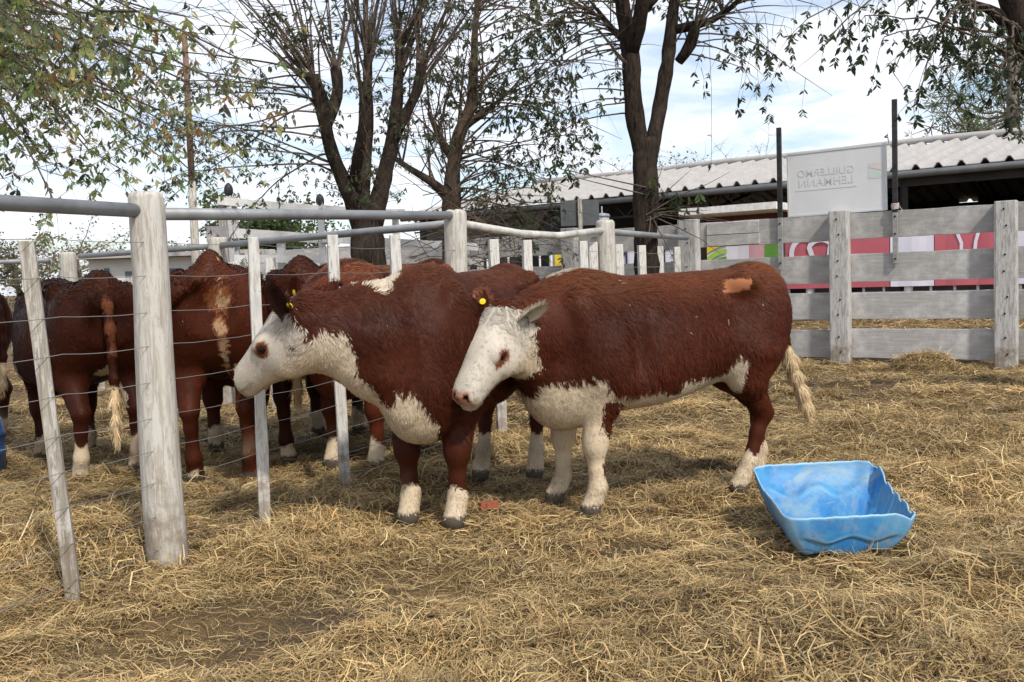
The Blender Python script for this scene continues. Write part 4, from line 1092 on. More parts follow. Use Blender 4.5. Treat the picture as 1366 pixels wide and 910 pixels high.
for k, (px, py, Y) in enumerate(tg):
    e_ = at(px, py, Y); mid_ = hub.lerp(e_, 0.5) + Vector((t.r.gauss(0, .15), t.r.gauss(0, .15), 0.45 + t.r.uniform(0, .3)))
    P = []
    for j in range(13):
        s_ = j / 12; P.append(hub * (1 - s_) ** 2 + mid_ * 2 * s_ * (1 - s_) + e_ * s_ * s_ + t.vec(0.02))
    t.tw.tube(P, [0.013 * (1 - .8 * j / 12) + .002 for j in range(13)], 6, caps=False)
    near = Y < 5.5
    for j in range(4, 13):
        for _ in range(4 if near else 5):
            W = t.shoot(P[j], (t.r.gauss(.25, .8), t.r.gauss(0, .8), t.r.gauss(-.25, .5)), t.r.uniform(.2, .65), 0.0022, .25, .08, 5, 3)
            for q2 in W[1:]:
                if t.r.random() < (.26 if near else .42): t.cluster(q2, (0, 0, -1), t.r.randint(2, 3), t.r.uniform(.04, .065), AUT if t.r.random() < .75 else GREYG, .45)
t.finish('overhanging_tree', 'leafy yellowing branches hanging in from the upper left over the pole fence')

# --- dark tree reaching in from the right
t = Tree(31); Y = 8.0
P = t.limb([(6.4, 8.4, -.2), (6.2, 8.3, 1.0), (5.4, 8.1, 2.2), V_(1398, 110, Y), V_(1372, 55, Y), V_(1352, 5, Y), V_(1320, -90, Y)], [.26, .22, .18, .14, .125, .11, .08], 12)
P2 = t.limb([V_(1345, 30, Y), V_(1318, 10, Y), V_(1290, 4, Y), V_(1240, -20, Y)], [.06, .04, .03, .02], 8)
for (px, py, yy) in [(1100, 60, 7.0), (1180, 50, 7.2), (1240, 90, 7.4), (1190, 95, 7.2), (1280, 60, 7.6), (1310, 95, 7.5), (1150, 20, 7), (1080, 25, 6.8), (1330, 130, 7.6), (1225, 130, 7.4), (1260, 25, 7.4), (1200, 10, 7.2), (1300, 40, 7.2), (1350, 100, 7.3), (1290, 115, 7.2), (1355, 150, 7.4), (1240, 60, 7), (1320, 15, 7.4), (1345, 75, 7.0)]:
    e_ = at(px, py, yy); s0_ = t.r.choice(P[-14:] + P2[-6:]); mid_ = s0_.lerp(e_, .5) + Vector((0, 0, .3)); Q_ = []
    for j in range(11): u = j / 10; Q_.append(s0_ * (1 - u) ** 2 + mid_ * 2 * u * (1 - u) + e_ * u * u + t.vec(.012))
    t.tw.tube(Q_, [0.012 * (1 - .75 * j / 10) + .0015 for j in range(11)], 5, caps=False)
    for j in range(4, 11):
        for _ in range(2):
            if t.r.random() < .8:
                W = t.shoot(Q_[j], (t.r.gauss(0, .5), t.r.gauss(0, .5), -.5), t.r.uniform(.12, .4), .0035, .2, .12, 4, 3)
                for q2 in W[1:]:
                    if t.r.random() < .42: t.cluster(q2, (0, 0, -1), t.r.randint(2, 4), t.r.uniform(.05, .075), DG, .7)
t.finish('dark_leafed_tree', 'dark leafy branches hanging in from the upper right corner above the sign')

# --- bird-thin background trees
def far_tree(name, label, px, Y, h, w, seed, cols, leafn, twn=26, tm=M_TWIG, wm=M_TWIGP, group='trees beyond the yard', lsz=.17, zlow=.25, rt=.16, dome=False):
    t = Tree(seed); x = at(px, 350, Y).x
    T0 = t.limb([(x, Y, -.3), (x + .1, Y, h * .3), (x - .1, Y, h * .62)], [rt, rt * .75, rt * .3], 8)
    for i in range(twn):
        p = t.r.choice(T0[len(T0) // 4:]); a = t.r.uniform(0, 6.28); el = t.r.uniform(.1, 1.1)
        S = t.shoot(p, (math.cos(a) * w / h * 1.2, math.sin(a) * w / h * 1.2, el), h * t.r.uniform(.35, .62), rt * .22, .2, .0, 8, 4)
        for q in S[2:]:
            for _ in range(4):
                W = t.shoot(q, (t.r.gauss(0, 1), t.r.gauss(0, 1), t.r.gauss(.4, .6)), h * t.r.uniform(.06, .16), rt * .06, .3, 0, 4, 3)
                for _ in range(int(leafn * 2.2)):
                    q2 = t.r.choice(W[1:]) + t.vec(.10); c = np.array(t.r.choice(cols)) * t.r.uniform(.7, 1.3)
                    t.leaf(q2, (t.r.gauss(0, 1), t.r.gauss(0, 1), t.r.gauss(-.2, .7)), lsz * t.r.uniform(.5, 1.1), tuple(c), .6)
    return t.finish(name, label, 'tree', group, tm, wm)
GB = [(0.20, 0.20, 0.10), (0.15, 0.17, 0.08), (0.22, 0.19, 0.12)]
GG = [(0.10, 0.15, 0.05), (0.075, 0.12, 0.04), (0.13, 0.17, 0.06)]
far_tree('bare_tree', 'pale half-bare tree far behind the pen, leftmost', 20, 38, 4.6, 4.5, 51, GB, 2)
far_tree('bare_tree', 'pale half-bare tree seen over the shade-darkened red cow at the left', 105, 42, 4.9, 5.5, 52, GB, 1)
far_tree('bare_tree', 'pale half-bare tree just left of the big whitewashed post', 170, 46, 4.6, 5.5, 53, GB, 1)
far_tree('bush_tree', 'low brownish tree just right of the big whitewashed post', 238, 48, 3.9, 4, 54, GB, 3)
far_tree('green_tree', 'rounded green tree behind the left end of the white chute', 325, 30, 4.3, 3.8, 55, GG, 5, 34, lsz=.17)
far_tree('green_tree', 'rounded green tree behind the middle of the white chute', 385, 31, 4.4, 4.4, 56, GG, 5, 34, lsz=.17)
far_tree('bare_tree', 'bare brownish tree rising over the shed roof left of the forked trunk', 812, 47, 7.4, 5, 57, GB, 1)
far_tree('bare_tree', 'bare brownish tree over the shed roof just right of the forked trunk', 893, 47, 8.0, 5, 58, GB, 1)
far_tree('bare_tree', 'wispy pale tree over the shed roof left of the steel upright', 1010, 50, 8.9, 6, 59, GB, 0)
far_tree('bare_tree', 'wispy bare tree seen under the shed eave by the white roof edge', 960, 52, 6.0, 6, 60, GB, 1)
far_tree('bare_tree', 'bare thicket tree behind the left end of the shed roof', 700, 50, 5.8, 8, 61, GB, 1)

# pine at the right
t = Tree(71); Y = 40.0; T0 = t.limb([(V_(1352, 300, Y).x, Y, -.3), V_(1352, 200, Y), V_(1351, 100, Y), V_(1354, 10, Y), V_(1358, -80, Y)], [.30, .28, .24, .20, .10], 10)
PN = [(0.11, 0.145, 0.06), (0.14, 0.17, 0.08), (0.09, 0.12, 0.05)]
for (px, py, st) in [(1250, 140, 160), (1265, 110, 150), (1290, 165, 176), (1240, 170, 150), (1285, 90, 120), (1310, 180, 185), (1330, 120, 140), (1385, 150, 170), (1395, 110, 140), (1300, 60, 100), (1380, 60, 90), (1270, 150, 165), (1320, 70, 95), (1345, 20, 60), (1260, 128, 150), (1345, 175, 190)]:
    a_, b_ = V_(1352, st, Y), V_(px, py, Y + t.r.uniform(-2, 2)); Q_ = [a_.lerp(b_, u) + Vector((0, 0, -.6 * math.sin(u * 3.1))) + t.vec(.06) for u in np.linspace(0, 1, 9)]
    t.trunk.tube(Q_, [.075 * (1 - .7 * j / 8) for j in range(9)], 6)
    for j in range(4, 9):
        for _ in range(3 if j < 8 else 8):
            c0 = Q_[j] + t.vec(.45)
            t.tw.tube([Q_[j], c0], [.03, .012], 3, caps=False)
            for _ in range(13):
                d = t.vec(1).normalized(); t.leaf(c0 + d * .05, d + Vector((0, 0, .3)), t.r.uniform(.25, .42), tuple(np.array(t.r.choice(PN)) * t.r.uniform(.9, 1.6)), .13)
t.finish('pine_tree', 'sparse pine with needle tufts behind the shed at the right', tm=bark('pine_bark', (0.16, 0.13, 0.12), (0.28, 0.24, 0.22)), wm=M_TWIG)
# ------------------------------------------------------------------ cattle
# Each animal is one continuous surface grown from a smooth distance field, with its coat
# as short strands in the same mesh; ear tags are children.
def smin(a, b, k):
    h = np.clip(0.5 + 0.5 * (b - a) / k, 0, 1)
    return b * (1 - h) + a * h - k * h * (1 - h)

class Field:
    def __init__(s, lo, hi, c):
        s.lo = np.array(lo, float); s.c = c
        s.n = (np.ceil((np.array(hi) - s.lo) / c).astype(int) + 1)
        s.ax = [s.lo[i] + np.arange(s.n[i]) * c for i in range(3)]
        s.d = np.full(s.n, 1.0, np.float32)
    def sub(s, lo, hi):
        sl = []
        for i in range(3):
            a = max(0, int((lo[i] - s.lo[i]) / s.c)); b = min(s.n[i], int((hi[i] - s.lo[i]) / s.c) + 2)
            if b <= a: return None, None
            sl.append(slice(a, b))
        g = np.meshgrid(*[s.ax[i][sl[i]] for i in range(3)], indexing='ij')
        return tuple(sl), np.stack(g, -1)
    def add(s, fn, lo, hi, k=0.05, cut=False):
        m = k + 0.06
        sl, P = s.sub(np.array(lo) - m, np.array(hi) + m)
        if sl is None: return
        v = fn(P).astype(np.float32)
        s.d[sl] = -smin(-s.d[sl], v, k) if cut else smin(s.d[sl], v, k)
    def cone(s, a, b, r1, r2, k=0.05, sc=(1, 1, 1)):
        a = np.array(a, float); b = np.array(b, float); sc = np.array(sc, float)
        ab = (b - a) / sc; L2 = (ab * ab).sum() + 1e-9
        def fn(P):
            q = (P - a) / sc
            t = np.clip((q @ ab) / L2, 0, 1)
            return (np.linalg.norm(q - t[..., None] * ab, axis=-1) - (r1 + t * (r2 - r1))) * min(1, sc.min())
        r = max(r1, r2) * sc
        s.add(fn, np.minimum(a, b) - r, np.maximum(a, b) + r, k)
    def chain(s, pts, rad, k=0.05, sc=(1, 1, 1)):
        for i in range(len(pts) - 1): s.cone(pts[i], pts[i + 1], rad[i], rad[i + 1], k, sc)
    def ell(s, c, r, M=None, k=0.06, cut=False):
        c = np.array(c, float); r = np.array(r, float)
        M = np.eye(3) if M is None else M          # rows = axes
        def fn(P):
            q = (P - c) @ M.T
            k0 = np.linalg.norm(q / r, axis=-1); k1 = np.linalg.norm(q / (r * r), axis=-1) + 1e-9
            return k0 * (k0 - 1) / k1
        R_ = np.full(3, r.max()); s.add(fn, c - R_, c + R_, k, cut)
    def loft(s, o, M, st, p=2.4, k=0.06, taper=0.0):
        """stations: (u, top, bottom, halfwidth) in frame M (rows u, side, up) at o"""
        st = np.array(st, float); o = np.array(o, float)
        uu = np.linspace(st[0, 0], st[-1, 0], 200)
        ker = np.exp(-0.5 * (np.arange(-9, 10) / 4.0) ** 2); ker /= ker.sum()
        tb = [np.convolve(np.pad(np.interp(uu, st[:, 0], st[:, j]), 9, mode='edge'), ker, 'valid') for j in (1, 2, 3)]
        def fn(P):
            q = (P - o) @ M.T
            u = np.clip(q[..., 0], uu[0], uu[-1]); du = np.abs(q[..., 0] - u)
            top = np.interp(u, uu, tb[0]); bot = np.interp(u, uu, tb[1]); w = np.interp(u, uu, tb[2])
            h = (top - bot) / 2; zc = (top + bot) / 2
            vz = (q[..., 2] - zc) / h
            w = w * (1 - taper * np.clip(vz, -1, 1))
            e = (np.abs(q[..., 1] / w) ** p + np.abs(vz) ** p + 1e-9) ** (1 / p)
            d = (e - 1) * np.minimum(w, h)
            return np.where(du > 0, np.sqrt(np.maximum(d, 0) ** 2 + du * du) + np.minimum(d, 0) * 0, d)
        c = o + M[0] * (st[0, 0] + st[-1, 0]) / 2
        r = (st[-1, 0] - st[0, 0]) / 2 + np.abs(st[:, 1:]).max()
        if abs(M[2][2]) > 0.99 and abs(M[0][0]) > 0.99:
            s.add(fn, (st[0, 0] + o[0], o[1] - st[:, 3].max() * 1.2, o[2] + st[:, 2].min()),
                  (st[-1, 0] + o[0], o[1] + st[:, 3].max() * 1.2, o[2] + st[:, 1].max()), k)
        else:
            s.add(fn, c - r, c + r, k)
    def mesh(s):
        d = s.d; n = d.shape; ins = d < 0
        cnt = np.zeros([m - 1 for m in n], np.float32); acc = np.zeros([m - 1 for m in n] + [3], np.float32)
        cross = []
        for ax in range(3):
            s0 = [slice(None)] * 3; s1 = [slice(None)] * 3
            s0[ax] = slice(0, -1); s1[ax] = slice(1, None)
            a, b = d[tuple(s0)], d[tuple(s1)]
            cr = (a < 0) != (b < 0); cross.append(cr)
            idx = np.argwhere(cr)
            av, bv = a[cr], b[cr]
            t = av / (av - bv)
            pos = idx.astype(np.float32); pos[:, ax] += t
            o1, o2 = [i for i in range(3) if i != ax]
            for da in (0, 1):
                for db in (0, 1):
                    c = idx.copy(); c[:, o1] -= da; c[:, o2] -= db
                    ok = (c[:, o1] >= 0) & (c[:, o2] >= 0) & (c[:, o1] < n[o1] - 1) & (c[:, o2] < n[o2] - 1)
                    cc = c[ok]
                    np.add.at(cnt, (cc[:, 0], cc[:, 1], cc[:, 2]), 1)
                    np.add.at(acc, (cc[:, 0], cc[:, 1], cc[:, 2]), pos[ok])
        act = cnt > 0
        vid = np.full(cnt.shape, -1, np.int64); vid[act] = np.arange(act.sum())
        V = acc[act] / cnt[act][:, None] * s.c + s.lo
        Q = []
        for ax in range(3):
            idx = np.argwhere(cross[ax])
            o1, o2 = (ax + 1) % 3, (ax + 2) % 3
            ok = (idx[:, o1] > 0) & (idx[:, o2] > 0) & (idx[:, o1] < n[o1] - 1) & (idx[:, o2] < n[o2] - 1)
            idx = idx[ok]
            def g(a, b):
                c = idx.copy(); c[:, o1] -= a; c[:, o2] -= b
                return vid[c[:, 0], c[:, 1], c[:, 2]]
            q = np.stack([g(1, 1), g(0, 1), g(0, 0), g(1, 0)], 1)
            flip = ~ins[idx[:, 0], idx[:, 1], idx[:, 2]]
            q[flip] = q[flip][:, ::-1]
            Q.append(q)
        return V, np.concatenate(Q)

M_COAT = attr_mat('cattle_coat', rough=0.55, spec=0.13, glossattr=True)
M_TAG = simple('ear_tag_plastic', (0.80, 0.62, 0.02), 0.4, var=0.05, bumps=0)

RED = np.array((0.056, 0.0125, 0.0048)); DARK = np.array((0.040, 0.0115, 0.0065)); GINGER = np.array((0.30, 0.105, 0.04))
WHITE = np.array((0.56, 0.50, 0.41)); CREAM = np.array((0.56, 0.42, 0.25)); PINK = np.array((0.42, 0.21, 0.16))

def blobs(P, lst, wob=0.035, seed=3, freq=38):
    """coat patches: ellipsoid blobs with ragged edges -> mask 0..1"""
    m = np.zeros(len(P))
    nz = sn(P, freq, seed, 6, 3)
    for c, r in lst:
        e = np.linalg.norm((P - np.array(c)) / np.array(r), axis=1)
        m = np.maximum(m, ((1 - e) * min(r) + nz * wob > 0))
    return m

def make_cow(spec):
    S = spec['scale']; cell = spec.get('cell', 0.02)
    f = Field((-1.25, -0.75, -0.03), (1.55, 0.75, 1.50), cell)
    W = spec.get('fat', 1.0)
    I3 = np.eye(3)
    # trunk of the body
    f.loft((0, 0, 0), I3, [(-0.75, 1.165, 0.84, 0.11), (-0.715, 1.20, 0.74, 0.18), (-0.64, 1.21, 0.66, 0.22), (-0.5, 1.208, 0.60, 0.25),
                          (-0.36, 1.20, 0.60, 0.255), (-0.15, 1.193, 0.545, 0.295 * W), (0.08, 1.187, 0.505, 0.30 * W),
                          (0.28, 1.185, 0.49, 0.275), (0.45, 1.195, 0.47, 0.235), (0.58, 1.15, 0.47, 0.19),
                          (0.67, 1.05, 0.52, 0.13), (0.70, 1.0, 0.60, 0.09)], p=2.35, k=0.03, taper=0.13)
    hn = spec.get('hump', 0.0)
    for sy in (-1, 1):
        f.ell((-0.45, sy * 0.20, 1.125), (0.085, 0.065, 0.065), k=0.07)              # hip bone
        f.ell((-0.71, sy * 0.09, 1.09), (0.07, 0.06, 0.07), k=0.09)               # pin bone
        Mt = np.array(((0.92, 0, 0.39), (0, 1, 0), (-0.39, 0, 0.92)))
        f.ell((-0.56, sy * 0.165, 0.86), (0.185, 0.125, 0.30), Mt, k=0.07)           # thigh
        Ms = np.array(((0.94, 0, -0.34), (0, 1, 0), (0.34, 0, 0.94)))
        f.ell((0.43, sy * 0.178, 0.86), (0.14, 0.095, 0.30), Ms, k=0.06)          # shoulder
        f.ell((0.30, sy * 0.17, 0.70), (0.13, 0.09, 0.13), k=0.1)
        f.ell((0.10, sy * 0.21, 0.80), (0.30, 0.11, 0.22), k=0.12)                # ribs
    for sy in (-1, 1):                                                              # hollow of the flank, groove behind the shoulder
        f.ell((-0.33, sy * 0.335, 1.00), (0.13, 0.075, 0.11), k=0.10, cut=True)
        f.ell((0.245, sy * 0.345, 0.92), (0.05, 0.06, 0.20), k=0.08, cut=True)
        f.ell((0.60, sy * 0.27, 0.90), (0.05, 0.06, 0.16), k=0.07, cut=True)
    f.ell((0.42, 0, 1.12), (0.20, 0.10, 0.085), k=0.1)                             # withers
    f.ell((-0.66, 0, 1.165), (0.12, 0.06, 0.06 + hn), k=0.08)                      # tail head
    f.ell((0.50, 0, 0.60 - spec.get('brisket', 0)), (0.20, 0.14, 0.17), k=0.1)                             # brisket
    # legs
    ft = spec['feet']
    def leg(hip, foot, base, joints, rads, sc=None):
        dx, dy = foot[0] - base[0], foot[1] - base[1]
        pts = []
        for (x, y, z) in joints:
            t = np.clip(1 - z / 0.75, 0, 1) ** 0.8
            pts.append((x + dx * t, y + dy * t, z))
        f.chain(pts, rads, k=0.035)
        return pts
    legs = []
    for nm, sy in (('FL', 1), ('FR', -1)):
        b = (0.44, sy * 0.15)
        legs.append(leg(None, ft[nm], b, [(0.40, sy * 0.15, 0.72), (0.38, sy * 0.15, 0.56), (0.415, sy * 0.15, 0.385), (0.42, sy * 0.15, 0.34),
                          (0.415, sy * 0.15, 0.22), (0.41, sy * 0.15, 0.135), (0.435, sy * 0.15, 0.075), (0.455, sy * 0.15, 0.03)],
                          [0.112, 0.082, 0.060, 0.055, 0.035, 0.043, 0.040, 0.055]))
    for nm, sy in (('HL', 1), ('HR', -1)):
        b = (-0.60, sy * 0.15)
        legs.append(leg(None, ft[nm], b, [(-0.53, sy * 0.16, 0.76), (-0.54, sy * 0.16, 0.62), (-0.64, sy * 0.155, 0.48), (-0.685, sy * 0.15, 0.42),
                          (-0.665, sy * 0.15, 0.32), (-0.64, sy * 0.15, 0.15), (-0.61, sy * 0.15, 0.085), (-0.59, sy * 0.15, 0.03)],
                          [0.150, 0.100, 0.054, 0.050, 0.035, 0.040, 0.038, 0.054]))
    # head frame
    hd = np.array(spec['head_dir'], float); hd /= np.linalg.norm(hd)
    up = np.array(spec.get('head_up', (0, 0, 1)), float); up = up - hd * (up @ hd); up /= np.linalg.norm(up)
    side = np.cross(up, hd)
    H = np.stack([hd, side, up]); po = np.array(spec['poll'], float); hs = spec.get('head_scale', 1.0)
    def hp(u, s_, v): return po + (hd * u + side * s_ + up * v) * hs
    st = [(-0.05, 0.0, -0.13, 0.070), (0.0, 0.022, -0.19, 0.100), (0.06, 0.036, -0.235, 0.118), (0.13, 0.040, -0.262, 0.124),
          (0.20, 0.034, -0.262, 0.124), (0.26, 0.022, -0.242, 0.112), (0.32, 0.006, -0.214, 0.099), (0.38, -0.006, -0.195, 0.091),
          (0.44, -0.018, -0.184, 0.091), (0.49, -0.034, -0.172, 0.088), (0.52, -0.052, -0.152, 0.070)]
    if spec.get('head', True):
        f.loft(po, H, [tuple(x * hs for x in r_) for r_ in st], p=2.35, k=0.03, taper=-0.10)
        for sy in (-1, 1):
            f.ell(hp(0.225, sy * 0.104, -0.042), (0.050 * hs, 0.026 * hs, 0.036 * hs), H, k=0.03)   # brow
            f.ell(hp(0.15, sy * 0.085, -0.17), (0.105 * hs, 0.040 * hs, 0.085 * hs), H, k=0.05)      # jaw
            f.ell(hp(-0.005, sy * 0.09, -0.045), (0.035 * hs, 0.05 * hs, 0.035 * hs), H, k=0.03)
        f.ell(hp(0.485, 0, -0.150), (0.05 * hs, 0.055 * hs, 0.032 * hs), H, k=0.02)                  # lower lip
        f.ell(hp(-0.01, 0, -0.01), (0.06 * hs, 0.06 * hs, 0.045 * hs), H, k=0.04)
    # neck: crest and throat
    nb = np.array(spec.get('neck_base', (0.50, 0, 0.98)))
    cr0 = nb + (-.08, 0, 0.06); th0 = nb + (0.04, 0, -0.27)
    crest = hp(0.0, 0, -0.09); thr = hp(0.06, 0, -0.185); midc = hp(0.02, 0, -0.14)
    mid = lambda a, b, t, dz=0.0: a + (b - a) * t + np.array((0, 0, dz))
    f.chain([cr0, mid(cr0, crest, 0.55, 0.012), crest], [0.145, 0.115, 0.095], k=0.07)
    f.chain([th0, mid(th0, thr, 0.5, -0.02), thr], [0.17, 0.115, 0.09], k=0.09)
    f.chain([nb + (0, 0, -0.08), mid(nb + (0, 0, -0.08), midc, 0.5), midc], [0.20, 0.145, 0.11], k=0.08)
    f.chain([th0 + (0.0, 0, -0.05), mid(th0 + (0, 0, -0.06), thr, 0.5, -0.085)], [0.10, 0.045], k=0.07)   # dewlap
    # tail
    tp = [np.array(p, float) for p in spec['tail']]
    f.chain(tp, np.linspace(0.034, 0.020, len(tp)), k=0.03)
    # carve nostrils and eye sockets
    if spec.get('head', True):
        for sy in (-1, 1):
            f.ell(hp(0.510, sy * 0.040, -0.072), (0.018 * hs, 0.013 * hs, 0.022 * hs), H, k=0.012, cut=True)
            f.ell(hp(0.225, sy * 0.134, -0.062), (0.020 * hs, 0.020 * hs, 0.014 * hs), H, k=0.012, cut=True)
    V, Q = f.mesh()
    # legs, ears and colours ------------------------------------------------
    C = np.tile(spec['red'], (len(V), 1)).astype(float); A = np.ones(len(V))
    nz = sn(V, 9, 21, 5, 2)
    C *= (1 + 0.22 * nz)[:, None]
    hq = (V - po) @ H.T / hs                      # head coordinates
    inhead = (hq[:, 0] > spec.get('face_back', -0.02) + 0.02 * sn(V, 45, 4, 6, 2)) & (np.abs(hq[:, 1]) < 0.17) & (hq[:, 2] > -0.32) & (hq[:, 2] < 0.10) & (hq[:, 0] < 0.62)
    wh = np.zeros(len(V)); nj = sn(V, 38, 3, 6, 3)
    legz = V[:, 2] + 0.035 * nj
    front, hind = V[:, 0] > 0.15, V[:, 0] <= -0.40
    wh = np.maximum(wh, (front & (legz < spec.get('sock_f', 0.17))) * 1.0)
    wh = np.maximum(wh, (hind & (legz < spec.get('sock_h', 0.18))) * 1.0)
    xs, zs = np.array(spec.get('belly', [(-0.7, 0), (0.7, 0)])).T
    wh = np.maximum(wh, ((V[:, 0] > xs[0]) & (V[:, 2] + 0.04 * nj < np.interp(V[:, 0], xs, zs)) & (V[:, 2] > 0.30) & (V[:, 0] < 0.95)) * 1.0)
    wh = np.maximum(wh, blobs(V, spec.get('white', [])))
    if spec.get('head', True): wh = np.where(inhead, 1.0, wh)
    wh = np.where(blobs(V, spec.get('brown', []), 0.02) > 0, 0.0, wh)
    mud_ = np.clip(sn(V, 16, 91, 6, 3) - 0.2, 0, 1) * np.clip((0.30 - V[:, 2]) * 5, 0, 0.7)
    for name, lst, colr in spec.get('paint', []):
        mk = blobs(V, lst, 0.03, 9)[:, None]; C = C * (1 - mk) + np.array(colr) * mk
    shv = np.zeros(len(V), bool)
    if 'shaved' in spec:
        sx_, sz_, rx_, rz_ = spec['shaved']
        skew = (V[:, 2] - sz_) * 0.35
        shv = (np.abs(V[:, 0] - sx_ + skew) < rx_) & (np.abs(V[:, 2] - sz_ + (V[:, 0] - sx_) * 0.12) < rz_) & (V[:, 1] > 0.1)
        C[shv] = (0.34, 0.135, 0.06)
    wc = WHITE * (1 - 0.10 * np.clip(sn(V, 14, 8, 5, 2), -1, 1))[:, None]
    cream = np.clip(1.1 - V[:, 2] * 0.7, 0.0, 0.7)[:, None] * (~inhead)[:, None] * 0.8
    # muddy lower jaw, cleaner forehead
    jaw = (np.clip((-0.13 - hq[:, 2]) * 6, 0, 0.55) * inhead)[:, None]
    hd_n = np.clip(sn(V, 30, 88, 6, 3), -1, 1)
    wc = wc * (1 - 0.13 * np.clip(hd_n, 0, 1))[:, None] * np.where(inhead[:, None], np.array((0.97, 0.98, 1.0)), 1)
    wc = wc * (1 - np.maximum(cream, jaw)) + CREAM * np.maximum(cream, jaw)
    C = C * (1 - wh[:, None]) + wc * wh[:, None]
    C = C * (1 - mud_[:, None]) + np.array((0.16, 0.115, 0.075)) * mud_[:, None]
    # hooves
    hoof = V[:, 2] < 0.055
    C[hoof] = (0.085, 0.070, 0.055)
    if spec.get('head', True):
        nose = (hq[:, 0] > 0.490 + 0.008 * sn(V, 40, 77)) & (hq[:, 2] > -0.128) & (np.abs(hq[:, 1]) < 0.070) & inhead
        C[nose] = PINK * (1 + 0.2 * sn(V[nose], 60, 5)[:, None]); A[nose] = 0.45
        for sy in (-1, 1):
            nd = np.linalg.norm((hq - (0.513, sy * 0.040, -0.072)) / (0.022, 0.016, 0.022), axis=1) < 1
            C[nd] = (0.02, 0.008, 0.006)
            e1 = np.linalg.norm((hq - (0.227, sy * 0.12, -0.064)) / (0.046, 0.06, 0.036), axis=1)
            C[e1 < 1] = (0.22, 0.07, 0.035)
            if spec.get('tear', 0):
                e2 = np.linalg.norm((hq - (0.258, sy * 0.115, -0.085)) / (0.045, 0.06, 0.022), axis=1)
                C[e2 < 1] = (0.20, 0.06, 0.03)
            C[e1 < 0.62] = (0.03, 0.014, 0.010)
        mouth = (np.abs(hq[:, 2] + 0.138 + 0.03 * np.clip(0.47 - hq[:, 0], 0, 1)) < 0.0075) & (hq[:, 0] > 0.40) & inhead
        C[mouth] *= 0.62
    # tail colouring
    T = np.array(tp); dT = np.min(np.linalg.norm(V[:, None, :] - T[None, int(len(T) * 0.62):, :], axis=2), axis=1) if False else None
    ts, zt = spec.get('tail_white', 0.62), None
    i0 = int(len(tp) * ts)
    sel = np.zeros(len(V), bool)
    for p in tp[i0:]: sel |= np.linalg.norm(V - p, axis=1) < 0.075
    sel &= V[:, 0] < -0.72
    C[sel] = CREAM * 1.15
    Cv = C.copy()
    nV0 = len(V)
    # fur ---------------------------------------------------------------------
    nf = spec.get('fur', 0)
    allV = [V]; allQ = [Q]; allT = []; allC = [np.hstack([C, A[:, None]])]; off = nV0
    e1_ = V[Q[:, 2]] - V[Q[:, 0]]; e2_ = V[Q[:, 3]] - V[Q[:, 1]]
    fn_ = np.cross(e1_, e2_); ar = np.linalg.norm(fn_, axis=1) / 2; fn_ = nrm(fn_)
    VN = np.zeros_like(V)
    for j in range(4): np.add.at(VN, Q[:, j], fn_)
    VN = nrm(VN)
    if nf:
        fi = RNG.choice(len(Q), nf, p=ar / ar.sum())
        a, b = RNG.random(nf)[:, None], RNG.random(nf)[:, None]
        q = Q[fi]
        P = (V[q[:, 0]] * (1 - a) + V[q[:, 1]] * a) * (1 - b) + (V[q[:, 3]] * (1 - a) + V[q[:, 2]] * a) * b
        Nn = nrm((VN[q[:, 0]] * (1 - a) + VN[q[:, 1]] * a) * (1 - b) + (VN[q[:, 3]] * (1 - a) + VN[q[:, 2]] * a) * b)
        cidx = q[np.arange(nf), RNG.integers(0, 4, nf)]
        Cc = Cv[cidx]; Ac = A[cidx]; shc = shv[cidx]
        h_ = (P - po) @ H.T / hs
        hm = (h_[:, 0] > -0.03) & (np.abs(h_[:, 1]) < 0.17) & (h_[:, 2] > -0.32) & (h_[:, 2] < 0.1) & (h_[:, 0] < 0.62) & spec.get('head', True)
        flow = np.tile((-0.35, 0, -1.0), (nf, 1)).astype(float)
        topm = P[:, 2] > 1.10
        flow[topm] = (-1.0, 0, -0.25)
        flow += 0.28 * np.stack([sn(P, 7, 31), sn(P, 7, 32), sn(P, 7, 33)], 1)
        flow[hm] = hd * 0.5 + side * (np.sign(h_[hm, 1]) * 0.5)[:, None] - up * 0.4
        flow[hm] += 0.5 * np.stack([sn(P[hm], 25, 41), sn(P[hm], 25, 42), sn(P[hm], 25, 43)], 1)
        lenm = 0.036 + 0.012 * sn(P, 12, 50)
        lenm = np.where(P[:, 2] < 0.42, 0.014, lenm)
        lenm = np.where((P[:, 0] < -0.35) & ~topm, lenm * 0.75, lenm)
        lenm = np.where((Cc[:, 0] > 0.4) & (P[:, 2] > 0.42) & (P[:, 2] < 0.9), 0.023, lenm)
        lenm = np.where((P[:, 2] > 0.05) & (P[:, 2] < 0.20), 0.020, lenm)
        lenm = np.where(hm, np.where(h_[:, 0] < 0.10, 0.032, np.where(h_[:, 2] < -0.17, 0.022, 0.015)), lenm)
        selT = np.zeros(nf, bool)
        for p in tp[i0:]: selT |= np.linalg.norm(P - p, axis=1) < 0.07
        selT &= P[:, 0] < -0.72
        lenm[selT] = 0.075; tdir = nrm(tp[-1] - tp[i0])
        flow[selT] = tdir * 1.6
        lenm = lenm * spec.get('fur_len', 1.0) * RNG.uniform(0.65, 1.25, nf)
        lenm[shc] = 0.009
        # no hair on hooves, nose, eyes
        dd = Cc.sum(1)
        bare = (P[:, 2] < 0.05) | (hm & ((h_[:, 0] > 0.485) & (h_[:, 2] > -0.13) & (np.abs(h_[:, 1]) < 0.072)))
        for sy in (-1, 1): bare |= hm & (np.linalg.norm((h_ - (0.225, sy * 0.12, -0.062)) / (0.032, 0.06, 0.022), axis=1) < 1)
        keep = ~bare
